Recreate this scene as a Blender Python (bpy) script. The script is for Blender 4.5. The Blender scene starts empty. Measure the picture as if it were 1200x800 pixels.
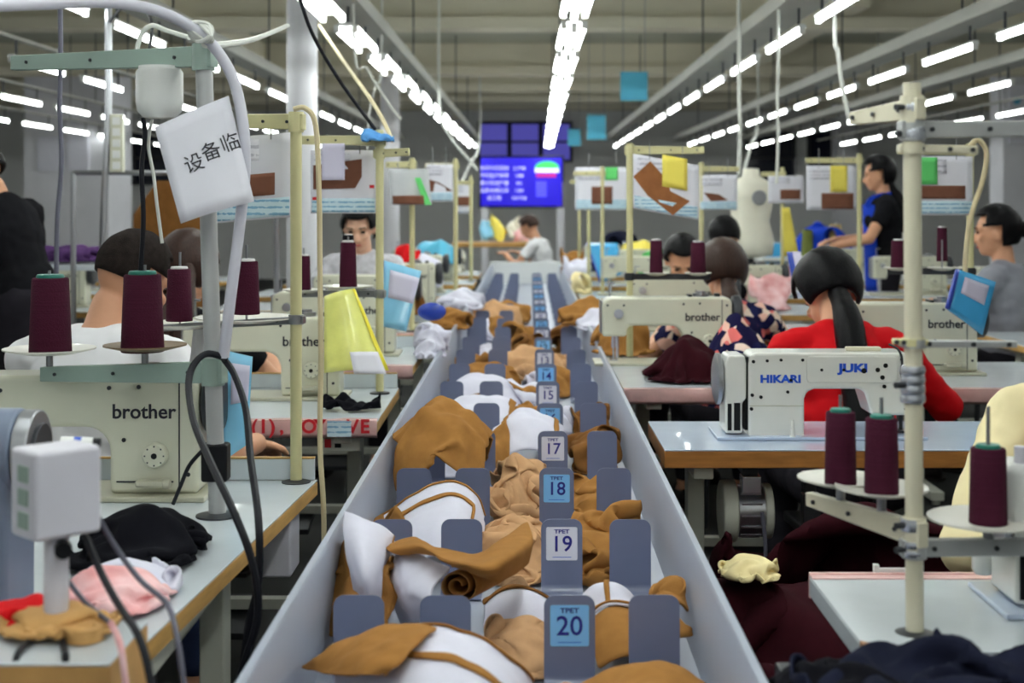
import bpy, math, random
import numpy as np
from mathutils import Vector, Matrix, noise, Euler
random.seed(11)
RNG = np.random.default_rng(11)
S = bpy.context.scene
COL = S.collection
PI = math.pi
R = math.radians

# ------------------------------------------------------------------ camera, world, exposure
FPX, VX, VY, CZ = 1666.7, 612.0, 237.0, 1.35          # focal length in px, vanishing point, eye height
cam_d = bpy.data.cameras.new('camera')
cam = bpy.data.objects.new('camera', cam_d)
COL.objects.link(cam)
cam.location = (0, 0, CZ)
cam.rotation_euler = (R(90), 0, 0)
cam_d.lens, cam_d.sensor_width, cam_d.sensor_fit = 50, 36, 'HORIZONTAL'
cam_d.shift_x, cam_d.shift_y = -12 / 1200, -163 / 1200
cam_d.clip_start, cam_d.clip_end = 0.05, 120
cam_d.dof.use_dof = True
cam_d.dof.focus_distance = 3.1
cam_d.dof.aperture_fstop = 4.5
S.camera = cam
W = bpy.data.worlds.new('hall_ambient')
S.world = W
W.use_nodes = True
W.node_tree.nodes['Background'].inputs[0].default_value = (0.75, 0.8, 1, 1)
W.node_tree.nodes['Background'].inputs[1].default_value = 0.05
S.view_settings.view_transform = 'Standard'
S.view_settings.look = 'None'
S.view_settings.gamma = 1
S.view_settings.use_curve_mapping = False
S.view_settings.exposure = 0.0
TUBE_W = 21.0                                          # radiance of the fluorescent tubes


def P(x, y, d):
    """the point at distance d seen at pixel (x, y) of the 1200x800 photograph"""
    return Vector(((x - VX) * d / FPX, d, CZ - (y - VY) * d / FPX))


# ------------------------------------------------------------------ materials
def lin(c):
    return tuple(((v / 255) / 12.92 if v / 255 <= .04045 else ((v / 255 + .055) / 1.055) ** 2.4) for v in c) + (1,)


MATS = {}


def mat(name, col, rough=.5, metal=0, var=.12, scale=8, bump=0, bscale=200, emit=0, alpha=1, trans=0, sheen=0, coat=0, col2=None, stretch=None):
    if name in MATS:
        return MATS[name]
    m = bpy.data.materials.new(name)
    m.use_nodes = True
    nt = m.node_tree
    b = nt.nodes['Principled BSDF']
    b.inputs['Roughness'].default_value = rough
    b.inputs['Metallic'].default_value = metal
    b.inputs['Coat Weight'].default_value = coat
    b.inputs['Sheen Weight'].default_value = sheen
    b.inputs['Transmission Weight'].default_value = trans
    b.inputs['Alpha'].default_value = alpha
    c = lin(col)
    tc = nt.nodes.new('ShaderNodeTexCoord')
    src = tc.outputs['Object']
    if stretch:
        mp = nt.nodes.new('ShaderNodeMapping')
        mp.inputs['Scale'].default_value = stretch
        nt.links.new(src, mp.inputs['Vector'])
        src = mp.outputs[0]
    if var or col2:
        n = nt.nodes.new('ShaderNodeTexNoise')
        n.inputs['Scale'].default_value = scale
        n.inputs['Detail'].default_value = 4
        nt.links.new(src, n.inputs['Vector'])
        r = nt.nodes.new('ShaderNodeValToRGB')
        r.color_ramp.elements[0].position, r.color_ramp.elements[1].position = .3, .7
        r.color_ramp.elements[0].color = lin(col2) if col2 else tuple(v * (1 - var) for v in c[:3]) + (1,)
        r.color_ramp.elements[1].color = tuple(min(1, v * (1 + var)) for v in c[:3]) + (1,)
        nt.links.new(n.outputs['Fac'], r.inputs['Fac'])
        nt.links.new(r.outputs['Color'], b.inputs['Base Color'])
    else:
        b.inputs['Base Color'].default_value = c
    if bump:
        n2 = nt.nodes.new('ShaderNodeTexNoise')
        n2.inputs['Scale'].default_value = bscale
        nt.links.new(tc.outputs['Object'], n2.inputs['Vector'])
        bp = nt.nodes.new('ShaderNodeBump')
        bp.inputs['Strength'].default_value = bump
        bp.inputs['Distance'].default_value = .002
        nt.links.new(n2.outputs['Fac'], bp.inputs['Height'])
        nt.links.new(bp.outputs[0], b.inputs['Normal'])
    if emit:
        b.inputs['Emission Color'].default_value = c
        b.inputs['Emission Strength'].default_value = emit
    MATS[name] = m
    return m


def floral(name, base, cols):
    """printed cotton: blobs of several colours over a dark base"""
    m = bpy.data.materials.new(name)
    m.use_nodes = True
    nt = m.node_tree
    b = nt.nodes['Principled BSDF']
    b.inputs['Roughness'].default_value = .8
    tc = nt.nodes.new('ShaderNodeTexCoord')
    v = nt.nodes.new('ShaderNodeTexVoronoi')
    v.inputs['Scale'].default_value = 26
    nt.links.new(tc.outputs['Object'], v.inputs['Vector'])
    r = nt.nodes.new('ShaderNodeValToRGB')
    r.color_ramp.interpolation = 'CONSTANT'
    e = r.color_ramp.elements
    e[0].color, e[1].color, e[1].position = lin(base), lin(cols[0]), .32
    for i, c in enumerate(cols[1:]):
        k = e.new(.52 + .16 * i)
        k.color = lin(c)
    sx = nt.nodes.new('ShaderNodeSeparateXYZ')
    nt.links.new(v.outputs['Color'], sx.inputs[0])
    nt.links.new(sx.outputs[0], r.inputs['Fac'])
    nt.links.new(r.outputs['Color'], b.inputs['Base Color'])
    MATS[name] = m
    return m


def stripes(name, base, ink, scale, direction='Z', thr=.6):
    """printed rows of small text on paper"""
    m = bpy.data.materials.new(name)
    m.use_nodes = True
    nt = m.node_tree
    b = nt.nodes['Principled BSDF']
    b.inputs['Roughness'].default_value = .7
    tc = nt.nodes.new('ShaderNodeTexCoord')
    w = nt.nodes.new('ShaderNodeTexWave')
    w.bands_direction = direction
    w.inputs['Scale'].default_value = scale
    n = nt.nodes.new('ShaderNodeTexNoise')
    n.inputs['Scale'].default_value = 90
    mu = nt.nodes.new('ShaderNodeMath')
    mu.operation = 'MULTIPLY'
    nt.links.new(tc.outputs['Object'], w.inputs['Vector'])
    nt.links.new(tc.outputs['Object'], n.inputs['Vector'])
    nt.links.new(w.outputs['Fac'], mu.inputs[0])
    nt.links.new(n.outputs['Fac'], mu.inputs[1])
    r = nt.nodes.new('ShaderNodeValToRGB')
    r.color_ramp.elements[0].position, r.color_ramp.elements[1].position = thr * .55, thr * .7
    r.color_ramp.elements[0].color, r.color_ramp.elements[1].color = lin(base), lin(ink)
    nt.links.new(mu.outputs[0], r.inputs['Fac'])
    nt.links.new(r.outputs['Color'], b.inputs['Base Color'])
    MATS[name] = m
    return m


mat('concrete', (26, 29, 28), .6, var=.25, scale=1.5, bump=.1, bscale=30)
mat('ceiling_paint', (186, 188, 172), .9, var=.1, scale=.7)
mat('beam_paint', (224, 218, 198), .8, var=.08, scale=1)
mat('tray_paint', (165, 165, 158), .6, var=.08, scale=2)
mat('wall_paint', (226, 227, 226), .9, var=.06, scale=.5)
mat('column_paint', (214, 214, 220), .6, var=.05, scale=3)
mat('dark_frame', (30, 32, 40), .5)
mat('violet_light', (92, 88, 190), .5, emit=.55, var=0)
mat('dusk_glass', (24, 28, 44), .15, var=0)
mat('lamp_white', (236, 238, 236), .4, var=0)
mat('tube_glow', (250, 255, 252), .4, emit=TUBE_W, var=0)
mat('black_plastic', (20, 21, 24), .45)
mat('dark_steel', (62, 64, 68), .4, .6)
mat('chrome', (222, 226, 236), .26, .85, var=.03)
mat('steel', (165, 167, 172), .3, .9, var=.05)
mat('trough_paint', (158, 165, 181), .38, var=.04, scale=3, coat=.1)
mat('plate_paint', (108, 116, 145), .34, var=.04, scale=6, coat=.15)
mat('label_blue', (126, 190, 240), .4, var=0)
mat('label_white', (226, 226, 238), .4, var=0)
mat('ink_navy', (24, 24, 130), .6, var=0)
mat('ink_black', (26, 26, 40), .6, var=0)
mat('ink_blue', (24, 84, 205), .5, var=0)
mat('ink_red', (205, 26, 40), .6, var=0)
mat('laminate', (206, 214, 220), .22, var=.07, scale=5, coat=.25)
mat('laminate_blue', (186, 200, 222), .2, var=.06, scale=5, coat=.3)
mat('ply_edge', (196, 152, 84), .55, var=.2, scale=9, stretch=(1, 1, 7))
mat('ply_dark', (164, 108, 48), .5, var=.25, scale=9, stretch=(1, 1, 8))
mat('pink_wrap', (240, 196, 192), .25, var=.12, scale=14, bump=.6, bscale=40, coat=.3)
mat('leg_paint', (196, 198, 186), .45, var=.08)
mat('enamel', (212, 212, 192), .28, var=.05, scale=7, coat=.35)
mat('enamel_white', (228, 228, 222), .26, var=.05, scale=7, coat=.35)
mat('enamel_dark', (186, 184, 164), .35, var=.08)
mat('green_metal', (146, 166, 156), .4, var=.06)
mat('pole_grey', (178, 180, 180), .35, .2, var=.06)
mat('cream_pole', (216, 210, 186), .34, var=.05, coat=.2)
mat('khaki_pole', (206, 200, 152), .4, var=.05)
mat('disc_white', (224, 222, 212), .3, var=.04, coat=.2)
mat('disc_brown', (120, 100, 74), .45, var=.1)
mat('thread_maroon', (68, 26, 44), .75, var=.16, scale=5, bump=.8, bscale=260, stretch=(.2, .2, 60))
mat('thread_black', (24, 22, 28), .8, var=.1)
mat('thread_olive', (120, 128, 70), .8, var=.15, stretch=(.2, .2, 40))
mat('thread_straw', (206, 180, 118), .8, var=.15, stretch=(.2, .2, 40))
mat('core_green', (24, 120, 104), .4, var=0)
mat('core_aqua', (190, 224, 232), .4, var=0)
mat('core_white', (226, 226, 226), .4, var=0)
mat('camel', (160, 113, 60), .92, var=.1, scale=30, bump=.35, bscale=420)
mat('camel_dark', (130, 88, 46), .92, var=.1, scale=30, bump=.35, bscale=420)
mat('peach', (200, 157, 116), .92, var=.08, scale=30, bump=.3, bscale=420)
mat('lilac_white', (222, 221, 236), .9, var=.03, scale=20, bump=.3, bscale=420)
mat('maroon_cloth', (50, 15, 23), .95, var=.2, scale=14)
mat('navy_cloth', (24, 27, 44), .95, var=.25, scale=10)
mat('black_cloth', (18, 18, 24), .95, var=.2, scale=10)
mat('pink_cloth', (242, 206, 208), .8, var=.12, scale=16, col2=(226, 150, 150))
mat('purple_cloth', (92, 62, 112), .9, var=.2)
mat('blue_cloth', (96, 158, 220), .8, var=.15)
mat('brown_felt', (122, 82, 66), .95, var=.1, scale=25)
mat('tan_felt', (150, 98, 62), .95, var=.14, scale=25)
mat('cream_scrap', (238, 222, 170), .8, var=.08)
mat('red_cloth', (214, 26, 32), .7, var=.12)
mat('paper', (226, 226, 236), .6, var=.03, scale=10)
mat('paper_lilac', (214, 210, 232), .6, var=.03)
mat('note_yellow', (240, 222, 96), .7, var=.05)
mat('note_green', (96, 206, 110), .6, var=.05)
mat('folder_blue', (70, 170, 226), .25, var=.08, coat=.3)
mat('folder_sky', (140, 206, 240), .25, var=.06, coat=.3)
mat('folder_deep', (28, 62, 170), .3, var=.06, coat=.3)
mat('bag_yellow', (232, 234, 130), .28, var=.1, scale=12, bump=.5, bscale=60, coat=.3)
mat('bag_edge', (236, 222, 60), .3, var=.05)
mat('bag_clear', (226, 230, 234), .2, var=.08, alpha=.55, bump=.5, bscale=60)
mat('bottle', (228, 230, 228), .35, var=.03, trans=.35)
mat('hose', (204, 204, 216), .4, var=.05)
mat('cable_black', (24, 25, 32), .5, var=.1)
mat('cable_grey', (98, 98, 112), .5, var=.1)
mat('cord_beige', (212, 198, 160), .6, var=.1)
mat('cord_white', (222, 224, 218), .5, var=.05)
mat('cardboard', (198, 152, 92), .8, var=.15, scale=12)
mat('motor_blue', (112, 124, 146), .4, var=.08)
mat('box_lilac', (214, 212, 222), .4, var=.04)
mat('sign_blue', (84, 182, 216), .4, var=.05)
mat('screen_blue', (30, 10, 205), .3, emit=.5, var=0)
mat('screen_white', (222, 222, 255), .3, emit=.9, var=0)
mat('screen_green', (60, 200, 90), .3, emit=.8, var=0)
mat('screen_pink', (190, 30, 140), .3, emit=.7, var=0)
mat('screen_soft', (92, 92, 236), .3, emit=.8, var=0)
mat('skin', (214, 158, 124), .5, var=.06, scale=12, bump=.1, bscale=300)
mat('skin_light', (232, 184, 156), .5, var=.06, scale=12)
mat('lip', (186, 92, 86), .4, var=.05)
mat('eye_dark', (18, 14, 14), .2, var=0)
mat('hair_black', (13, 12, 15), .4, var=.3, scale=4, stretch=(40, 40, 2), bump=.6, bscale=240)
mat('hair_brown', (54, 36, 30), .42, var=.3, scale=4, stretch=(40, 40, 2), bump=.6, bscale=240)
mat('hair_auburn', (132, 84, 46), .45, var=.3, scale=4, stretch=(40, 40, 2))
mat('hair_crop', (40, 34, 32), .85, var=.35, scale=60, bump=.8, bscale=500)
mat('shirt_white', (236, 236, 240), .8, var=.03)
mat('shirt_black', (24, 24, 28), .85, var=.1)
mat('shirt_red', (206, 20, 28), .7, var=.08)
mat('shirt_cream', (240, 226, 180), .75, var=.05)
mat('shirt_grey', (150, 152, 162), .85, var=.08)
mat('shirt_print', (206, 206, 214), .8, var=.2, scale=30)
mat('apron_blue', (30, 66, 190), .7, var=.08)
mat('jeans', (44, 54, 84), .9, var=.15)
mat('trousers', (40, 38, 44), .9, var=.15)
mat('shoe', (40, 36, 36), .6)
mat('canvas_form', (236, 232, 216), .8, var=.04)
floral('floral_print', (30, 28, 66), [(232, 120, 116), (244, 196, 178), (34, 36, 80), (250, 226, 210)])
floral('bright_print', (120, 60, 140), [(240, 140, 60), (250, 200, 90), (90, 60, 160), (240, 230, 230)])
stripes('print_sky', (204, 226, 236), (130, 176, 206), 22)
stripes('print_grey', (224, 224, 234), (186, 186, 200), 16)
stripes('print_green', (214, 232, 226), (120, 176, 160), 30)


for n_, m_ in MATS.items():                             # matt cloth, thread and hair throw back little sheen
    if any(k in n_ for k in ('cloth', 'camel', 'peach', 'lilac_white', 'thread_', 'shirt', 'jeans', 'trousers', 'felt', 'print', 'hair_crop', 'shoe', 'apron', 'scrap')):
        m_.node_tree.nodes['Principled BSDF'].inputs['Specular IOR Level'].default_value = .08
    elif 'hair_black' in n_:
        m_.node_tree.nodes['Principled BSDF'].inputs['Specular IOR Level'].default_value = .12
    elif any(k in n_ for k in ('hair', 'cable', 'black_plastic', 'cord', 'concrete')):
        m_.node_tree.nodes['Principled BSDF'].inputs['Specular IOR Level'].default_value = .22


# ------------------------------------------------------------------ mesh builder
class M:
    def __init__(s):
        s.v, s.f, s.m = [], [], []

    def add(s, vs, fs, k=0):
        o = len(s.v)
        s.v += [tuple(p) for p in vs]
        s.f += [tuple(i + o for i in f) for f in fs]
        s.m += [k] * len(fs)
        return s

    def box(s, c, d, k=0, rot=None):
        x, y, z = d[0] / 2, d[1] / 2, d[2] / 2
        vs = [Vector((i * x, j * y, l * z)) for i in (-1, 1) for j in (-1, 1) for l in (-1, 1)]
        if rot is not None:
            m = Euler(rot).to_matrix()
            vs = [m @ v for v in vs]
        c = Vector(c)
        return s.add([v + c for v in vs], [(0, 1, 3, 2), (4, 6, 7, 5), (0, 4, 5, 1), (2, 3, 7, 6), (0, 2, 6, 4), (1, 5, 7, 3)], k)

    def span(s, a, b, k=0):
        return s.box([(a[i] + b[i]) / 2 for i in range(3)], [abs(b[i] - a[i]) for i in range(3)], k)

    def loft(s, rings, k=0, cap=True, close=False):
        n = len(rings[0])
        o = len(s.v)
        for r in rings:
            s.v += [tuple(p) for p in r]
        for i in range(len(rings) - 1 + (1 if close else 0)):
            a, b = o + i * n, o + ((i + 1) % len(rings)) * n
            for j in range(n):
                q = (j + 1) % n
                s.f.append((a + j, a + q, b + q, b + j))
                s.m.append(k)
        if cap and not close:
            s.f.append(tuple(range(o + n - 1, o - 1, -1)))
            s.f.append(tuple(range(o + (len(rings) - 1) * n, o + len(rings) * n)))
            s.m += [k, k]
        return s

    def cyl(s, a, b, r0, r1=None, n=14, k=0, cap=True):
        a, b = Vector(a), Vector(b)
        r1 = r0 if r1 is None else r1
        d = (b - a).normalized()
        u = d.orthogonal().normalized()
        w = d.cross(u)
        ring = lambda c, r: [c + (u * math.cos(t) + w * math.sin(t)) * r for t in (2 * PI * i / n for i in range(n))]
        return s.loft([ring(a, r0), ring(b, r1)], k, cap)

    def lathe(s, prof, c=(0, 0, 0), n=20, k=0, axis='z'):
        rings = []
        for r, z in prof:
            ring = []
            for i in range(n):
                t = 2 * PI * i / n
                p = (r * math.cos(t), r * math.sin(t), z)
                if axis == 'x':
                    p = (p[2], p[0], p[1])
                elif axis == 'y':
                    p = (p[1], p[2], p[0])
                ring.append((c[0] + p[0], c[1] + p[1], c[2] + p[2]))
            rings.append(ring)
        return s.loft(rings, k)

    def tube(s, pts, r, n=8, k=0, step=6, radii=None):
        pts = [Vector(p) for p in pts]
        if step > 1 and len(pts) > 2:
            q = []
            rr = []
            for i in range(len(pts) - 1):
                p0, p1, p2, p3 = pts[max(i - 1, 0)], pts[i], pts[i + 1], pts[min(i + 2, len(pts) - 1)]
                for j in range(step):
                    t = j / step
                    q.append(.5 * ((2 * p1) + (p2 - p0) * t + (2 * p0 - 5 * p1 + 4 * p2 - p3) * t * t + (3 * p1 - p0 - 3 * p2 + p3) * t ** 3))
                    if radii:
                        rr.append(radii[i] * (1 - t) + radii[i + 1] * t)
            q.append(pts[-1])
            if radii:
                rr.append(radii[-1])
                radii = rr
            pts = q
        rings = []
        u = None
        for i, p in enumerate(pts):
            d = (pts[min(i + 1, len(pts) - 1)] - pts[max(i - 1, 0)]).normalized()
            u = d.orthogonal().normalized() if u is None else (u - d * u.dot(d)).normalized()
            w = d.cross(u)
            rad = radii[i] if radii else r
            rings.append([p + (u * math.cos(t) + w * math.sin(t)) * rad for t in (2 * PI * j / n for j in range(n))])
        return s.loft(rings, k)

    def prism(s, poly, a, b, plane='xz', k=0):
        """extrude a polygon drawn in a plane along the third axis from a to b"""
        def to3(p, h):
            return (p[0], h, p[1]) if plane == 'xz' else ((p[0], p[1], h) if plane == 'xy' else (h, p[0], p[1]))
        return s.loft([[to3(p, a) for p in poly], [to3(p, b) for p in poly]], k)

    def ell(s, c, r, nu=16, nv=10, k=0, rot=None):
        m = rot if rot is not None else Matrix.Identity(3)
        c = Vector(c)
        vs = [c + m @ Vector((0, 0, -r[2]))]
        for i in range(1, nv):
            a = -PI / 2 + PI * i / nv
            for j in range(nu):
                t = 2 * PI * j / nu
                vs.append(c + m @ Vector((r[0] * math.cos(a) * math.cos(t), r[1] * math.cos(a) * math.sin(t), r[2] * math.sin(a))))
        vs.append(c + m @ Vector((0, 0, r[2])))
        fs = [(0, 1 + (j + 1) % nu, 1 + j) for j in range(nu)]
        for i in range(nv - 2):
            for j in range(nu):
                a, b = 1 + i * nu + j, 1 + i * nu + (j + 1) % nu
                fs.append((a, b, b + nu, a + nu))
        e = len(vs) - 1
        fs += [(e, e - nu + j, e - nu + (j + 1) % nu) for j in range(nu)]
        return s.add(vs, fs, k)

    def cap(s, a, b, r0, r1, n=12, k=0):
        """tapered capsule"""
        s.cyl(a, b, r0, r1, n, k)
        s.ell(a, (r0,) * 3, n, 8, k)
        return s.ell(b, (r1,) * 3, n, 8, k)

    def grid(s, A, k=0, kf=None):
        n, m = A.shape[:2]
        fs, ks = [], []
        for i in range(n - 1):
            for j in range(m - 1):
                fs.append((i * m + j, (i + 1) * m + j, (i + 1) * m + j + 1, i * m + j + 1))
                ks.append(kf(i, j) if kf else k)
        o = len(s.v)
        s.v += [tuple(p) for p in A.reshape(-1, 3).tolist()]
        s.f += [tuple(i + o for i in f) for f in fs]
        s.m += ks
        return s

    def mesh(s, name):
        me = bpy.data.meshes.new(name)
        me.from_pydata(s.v, [], s.f)
        if any(s.m):
            me.polygons.foreach_set('material_index', s.m)
        return me

    def out(s, name, mats, parent=None, loc=None, rot=None, smooth=40, bevel=0, seg=2, solid=0, sub=0, offset=0):
        me = s.mesh(name)
        for m in (mats if isinstance(mats, (list, tuple)) else [mats]):
            me.materials.append(MATS[m] if isinstance(m, str) else m)
        if smooth:
            me.polygons.foreach_set('use_smooth', [True] * len(me.polygons))
            me.set_sharp_from_angle(angle=R(smooth))
        me.update()
        o = bpy.data.objects.new(name, me)
        COL.objects.link(o)
        if parent is not None:
            o.parent = parent
        if loc is not None:
            o.location = loc
        if rot is not None:
            o.rotation_euler = rot
        if sub:
            d = o.modifiers.new('sub', 'SUBSURF')
            d.levels = d.render_levels = sub
        if solid:
            d = o.modifiers.new('thick', 'SOLIDIFY')
            d.thickness, d.offset = solid, offset
        if bevel:
            d = o.modifiers.new('bev', 'BEVEL')
            d.width, d.segments, d.limit_method, d.angle_limit = bevel, seg, 'ANGLE', R(35)
            d.harden_normals = True
        return o


def tag(o, label=None, cat=None, group=None, kind=None):
    for k, v in (('label', label), ('category', cat), ('group', group), ('kind', kind)):
        if v:
            o[k] = v
    return o


def thing(name, label, cat, loc=(0, 0, 0), rz=0, group=None):
    o = bpy.data.objects.new(name, None)
    o.empty_display_size = .05
    COL.objects.link(o)
    o.location = loc
    o.rotation_euler = (0, 0, rz)
    return tag(o, label, cat, group)


def copy_tree(o, parent=None):
    c = o.copy()
    COL.objects.link(c)
    if parent is not None:
        c.parent = parent
    for ch in list(o.children):
        copy_tree(ch, c)
    return c


def put(o, loc, rz, label, group=None):
    o.location = loc
    o.rotation_euler = (0, 0, rz)
    return tag(o, label, None, group)


TMP = bpy.data.scenes.new('workshop')                   # a scratch scene in which curves and modifiers are turned into meshes


def to_mesh(o):
    TMP.collection.objects.link(o)
    vl = TMP.view_layers[0]
    vl.update()
    me = bpy.data.meshes.new_from_object(o.evaluated_get(vl.depsgraph))
    bpy.data.objects.remove(o)
    return me


TEXTS = {}


def text(s, size, m, parent, loc, rot, name='lettering', depth=.0004, align='CENTER', sx=1, bold=0):
    key = (s, size, depth, align, bold, m)
    me = TEXTS.get(key)
    if me is None:
        c = bpy.data.curves.new(name, 'FONT')
        c.body, c.size, c.extrude, c.align_x, c.align_y, c.offset = s, size, depth, align, 'CENTER', bold
        c.resolution_u = 3
        me = TEXTS[key] = to_mesh(bpy.data.objects.new('tmp', c))
        me.materials.clear()
        me.materials.append(MATS[m])
    o = bpy.data.objects.new(name, me)
    COL.objects.link(o)
    o.parent = parent
    o.location, o.rotation_euler, o.scale = loc, rot, (sx, 1, 1)
    return o


def rrect(w, h, r, n=4, bottom=True):
    """rounded rectangle, x centred, z from 0 to h"""
    pts = []
    cs = [(w / 2 - r, r, -90), (w / 2 - r, h - r, 0), (-w / 2 + r, h - r, 90), (-w / 2 + r, r, 180)]
    for i, (cx, cz, a) in enumerate(cs):
        if i in (0, 3) and not bottom:
            pts.append((w / 2 if i == 0 else -w / 2, 0))
            continue
        for j in range(n + 1):
            t = R(a + 90 * j / n)
            pts.append((cx + r * math.cos(t), cz + r * math.sin(t)))
    return pts


def rope(name, pts, r, m, label, cat='cable', group=None, n=8):
    pts = [Vector(p) for p in pts]
    c = sum(pts, Vector()) / len(pts)
    return tag(M().tube([p - c for p in pts], r, n).out(name, m, loc=c), label, cat, group)


ORD = ['first', 'second', 'third', 'fourth', 'fifth', 'sixth', 'seventh', 'eighth', 'ninth', 'tenth', 'eleventh', 'twelfth']


# ------------------------------------------------------------------ the hall
def struct(name, mb, m, **k):
    return tag(mb.out(name, m, **k), None, None, None, 'structure')


X0, X1, Y0, Y1, ZC = -9.5, 10.0, -2.2, 25.0, 3.35
struct('floor', M().span((X0, Y0, -.1), (X1, Y1, 0)), 'concrete', smooth=0)
struct('ceiling', M().span((X0, Y0, ZC), (X1, Y1, ZC + .15)), 'ceiling_paint', smooth=0)
wb = struct('wall_back', M().span((X0, Y1, 0), (X1, Y1 + .15, ZC)), 'wall_paint', smooth=0)
struct('wall_left', M().span((X0 - .15, Y0, 0), (X0, Y1, ZC)), 'wall_paint', smooth=0)
struct('wall_right', M().span((X1, Y0, 0), (X1 + .15, Y1, ZC)), 'wall_paint', smooth=0)
struct('wall_front', M().span((X0, Y0 - .15, 0), (X1, Y0, ZC)), 'wall_paint', smooth=0)
for i, y in enumerate((-1.0, 13.1, 17.8, 20.4, 22.8, 24.6)):            # cross beams: a web with a flange below
    b = M().span((X0, y + .1, 3.05), (X1, y + .22, ZC)).span((X0, y, 2.95), (X1, y + .32, 3.06))
    struct('trim_%d' % (i + 1), b, 'beam_paint', smooth=0)
for i, (x, y) in enumerate(((-3.4, 15), (2.9, 15), (6.9, 15))):   # girders along the hall, just under the slab
    struct('trim_%d' % (11 + i), M().span((x - .16, 12.5, 3.07), (x + .16, Y1, ZC)), 'beam_paint', smooth=0)
for i, x in enumerate((-.5, .05, .6, -8.2, -6.4, 4.35, 5.45)):    # windows in the back wall
    fr = M()
    w, z0, z1, y = .235, 2.1, 2.72, Y1 - .02
    if i > 2:
        w, z0, z1 = .4, 1.7, 2.55
    fr.span((x - w - .05, y - .05, z0 - .05), (x - w, y, z1 + .05)).span((x + w, y - .05, z0 - .05), (x + w + .05, y, z1 + .05))
    fr.span((x - w, y - .05, z1), (x + w, y, z1 + .05)).span((x - w, y - .05, z0 - .05), (x + w, y, z0))
    fr.span((x - w, y - .04, (z0 + z1) / 2 - .02), (x + w, y - .01, (z0 + z1) / 2 + .02))
    o = struct('window_%d' % (i + 1), fr, 'dark_frame', smooth=0)
    M().span((x - w, y - .02, z0), (x + w, y - .012, z1)).out('pane', 'violet_light' if i < 3 else 'dusk_glass', o, smooth=0)


def column(x0, x1, d, round_=False, z1=ZC):
    xa, xb = (x0 - VX) * d / FPX, (x1 - VX) * d / FPX
    if round_:
        b = M().cyl(((xa + xb) / 2, d, 0), ((xa + xb) / 2, d, z1), (xb - xa) / 2, n=28)
        b.cyl(((xa + xb) / 2, d, 0), ((xa + xb) / 2, d, .12), (xb - xa) / 2 + .015, n=28)
    else:
        b = M().span((xa, d, 0), (xb, d + (xb - xa), z1))
    return b


struct('column', column(336, 372, 8.85, True), 'column_paint')
struct('column', column(446, 468, 18.3, True), 'column_paint')
pc = struct('column', column(28, 127, 18.3), 'column_paint', smooth=0)
struct('column', column(980, 1006, 23.6), 'column_paint', smooth=0)
struct('column', column(1176, 1225, 18.3), 'column_paint', smooth=0)
struct('column', column(-240, -140, 18.3), 'column_paint', smooth=0)
for a, b_ in ((44, 74), (79, 104)):
    p0, p1 = P(a, 160, 18.28), P(b_, 200, 18.28)
    M().span((p0.x, 18.27, p1.z), (p1.x, 18.3, p0.z)).out('notice', 'print_grey', pc, smooth=0)
g = P(1191, 118, 18.28)
M().span((g.x - .1, 18.26, g.z - .55), (g.x + .22, 18.3, g.z + .2)).out('notice', 'paper', pc, smooth=0)
M().cyl((g.x, 18.255, g.z), (g.x, 18.27, g.z), .05).out('seal', 'sign_blue', pc)

# grey cable trays that carry the lamp rows
TR = [(-.93, .008), (.17, .011), (1.375, .002), (2.475, 0), (3.5, 0), (-1.98, .002), (-3.05, 0), (-4.2, 0), (-5.4, 0), (4.7, 0)]
for i, (x, s) in enumerate(TR):
    q = M()
    tw = (.075, .02, .11, .09, .09, .075, .02, .02, .02, .02)[i]
    ya, yb = -1.5, 22.6
    for a, b_ in ((-tw, -tw + .006), (tw - .006, tw)):
        q.prism([(x + a + s * ya, ya), (x + b_ + s * ya, ya), (x + b_ + s * yb, yb), (x + a + s * yb, yb)], 2.33, 2.33 + .055 * (tw > .03) + .015, 'xy')
    q.prism([(x - tw + s * ya, ya), (x + tw + s * ya, ya), (x + tw + s * yb, yb), (x - tw + s * yb, yb)], 2.326, 2.332, 'xy')
    tray = thing('cable_tray', 'long grey cable tray above the ' + ['lamp row beside the round white column', 'lamp row over the trough', 'lamp row over the tables behind the mannequin', 'lamp row over the red-shirted woman', 'outer lamp row over the grey-shirted woman', 'lamp row over the man in white',
        'lamp row over the wide white column', 'outermost lamp row on the side of the wide column', 'lamp row far behind the wide column', 'outermost lamp row near the notice column'][i], 'cable tray', (0, 0, 0), 0, 'cable trays')
    q.out('tray_channel', 'tray_paint', tray, smooth=0)
    for k in range(8):
        yy = -1 + 3 * k
        M().cyl((x + s * yy, yy, 2.332), (x + s * yy, yy, ZC), .006, n=6).out('hanger_rod', 'dark_steel', tray)


# ------------------------------------------------------------------ fluorescent lamps
def make_lamp(n_tubes):
    t = thing('fluorescent_lamp', '', 'lamp')
    w = (.05, .12, .125)[n_tubes - 1]
    h = M().prism([(-w / 2, .03), (w / 2, .03), (w / 4, .046), (-w / 4, .046)], -.49, .49, 'xz')
    h.out('housing', 'lamp_white', t)
    for s in ([0], [-.045, .045], [-.05, 0, .05])[n_tubes - 1]:
        M().cyl((s, -.475, .012 - .02 * (n_tubes == 3 and s == 0)), (s, .475, .012 - .02 * (n_tubes == 3 and s == 0)), .0125, n=10).out('tube', 'tube_glow', t)
        for y in (-.485, .485):
            M().span((s - .014, y - .01, -.004 - .02 * (n_tubes == 3 and s == 0)), (s + .014, y + .01, .034)).out('tube_socket', 'lamp_white', t, smooth=0)
    for y in (-.4, .4):
        M().cyl((0, y, .044), (0, y, .14), .008, n=6).out('hanger', 'dark_steel', t)
    return t


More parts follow.
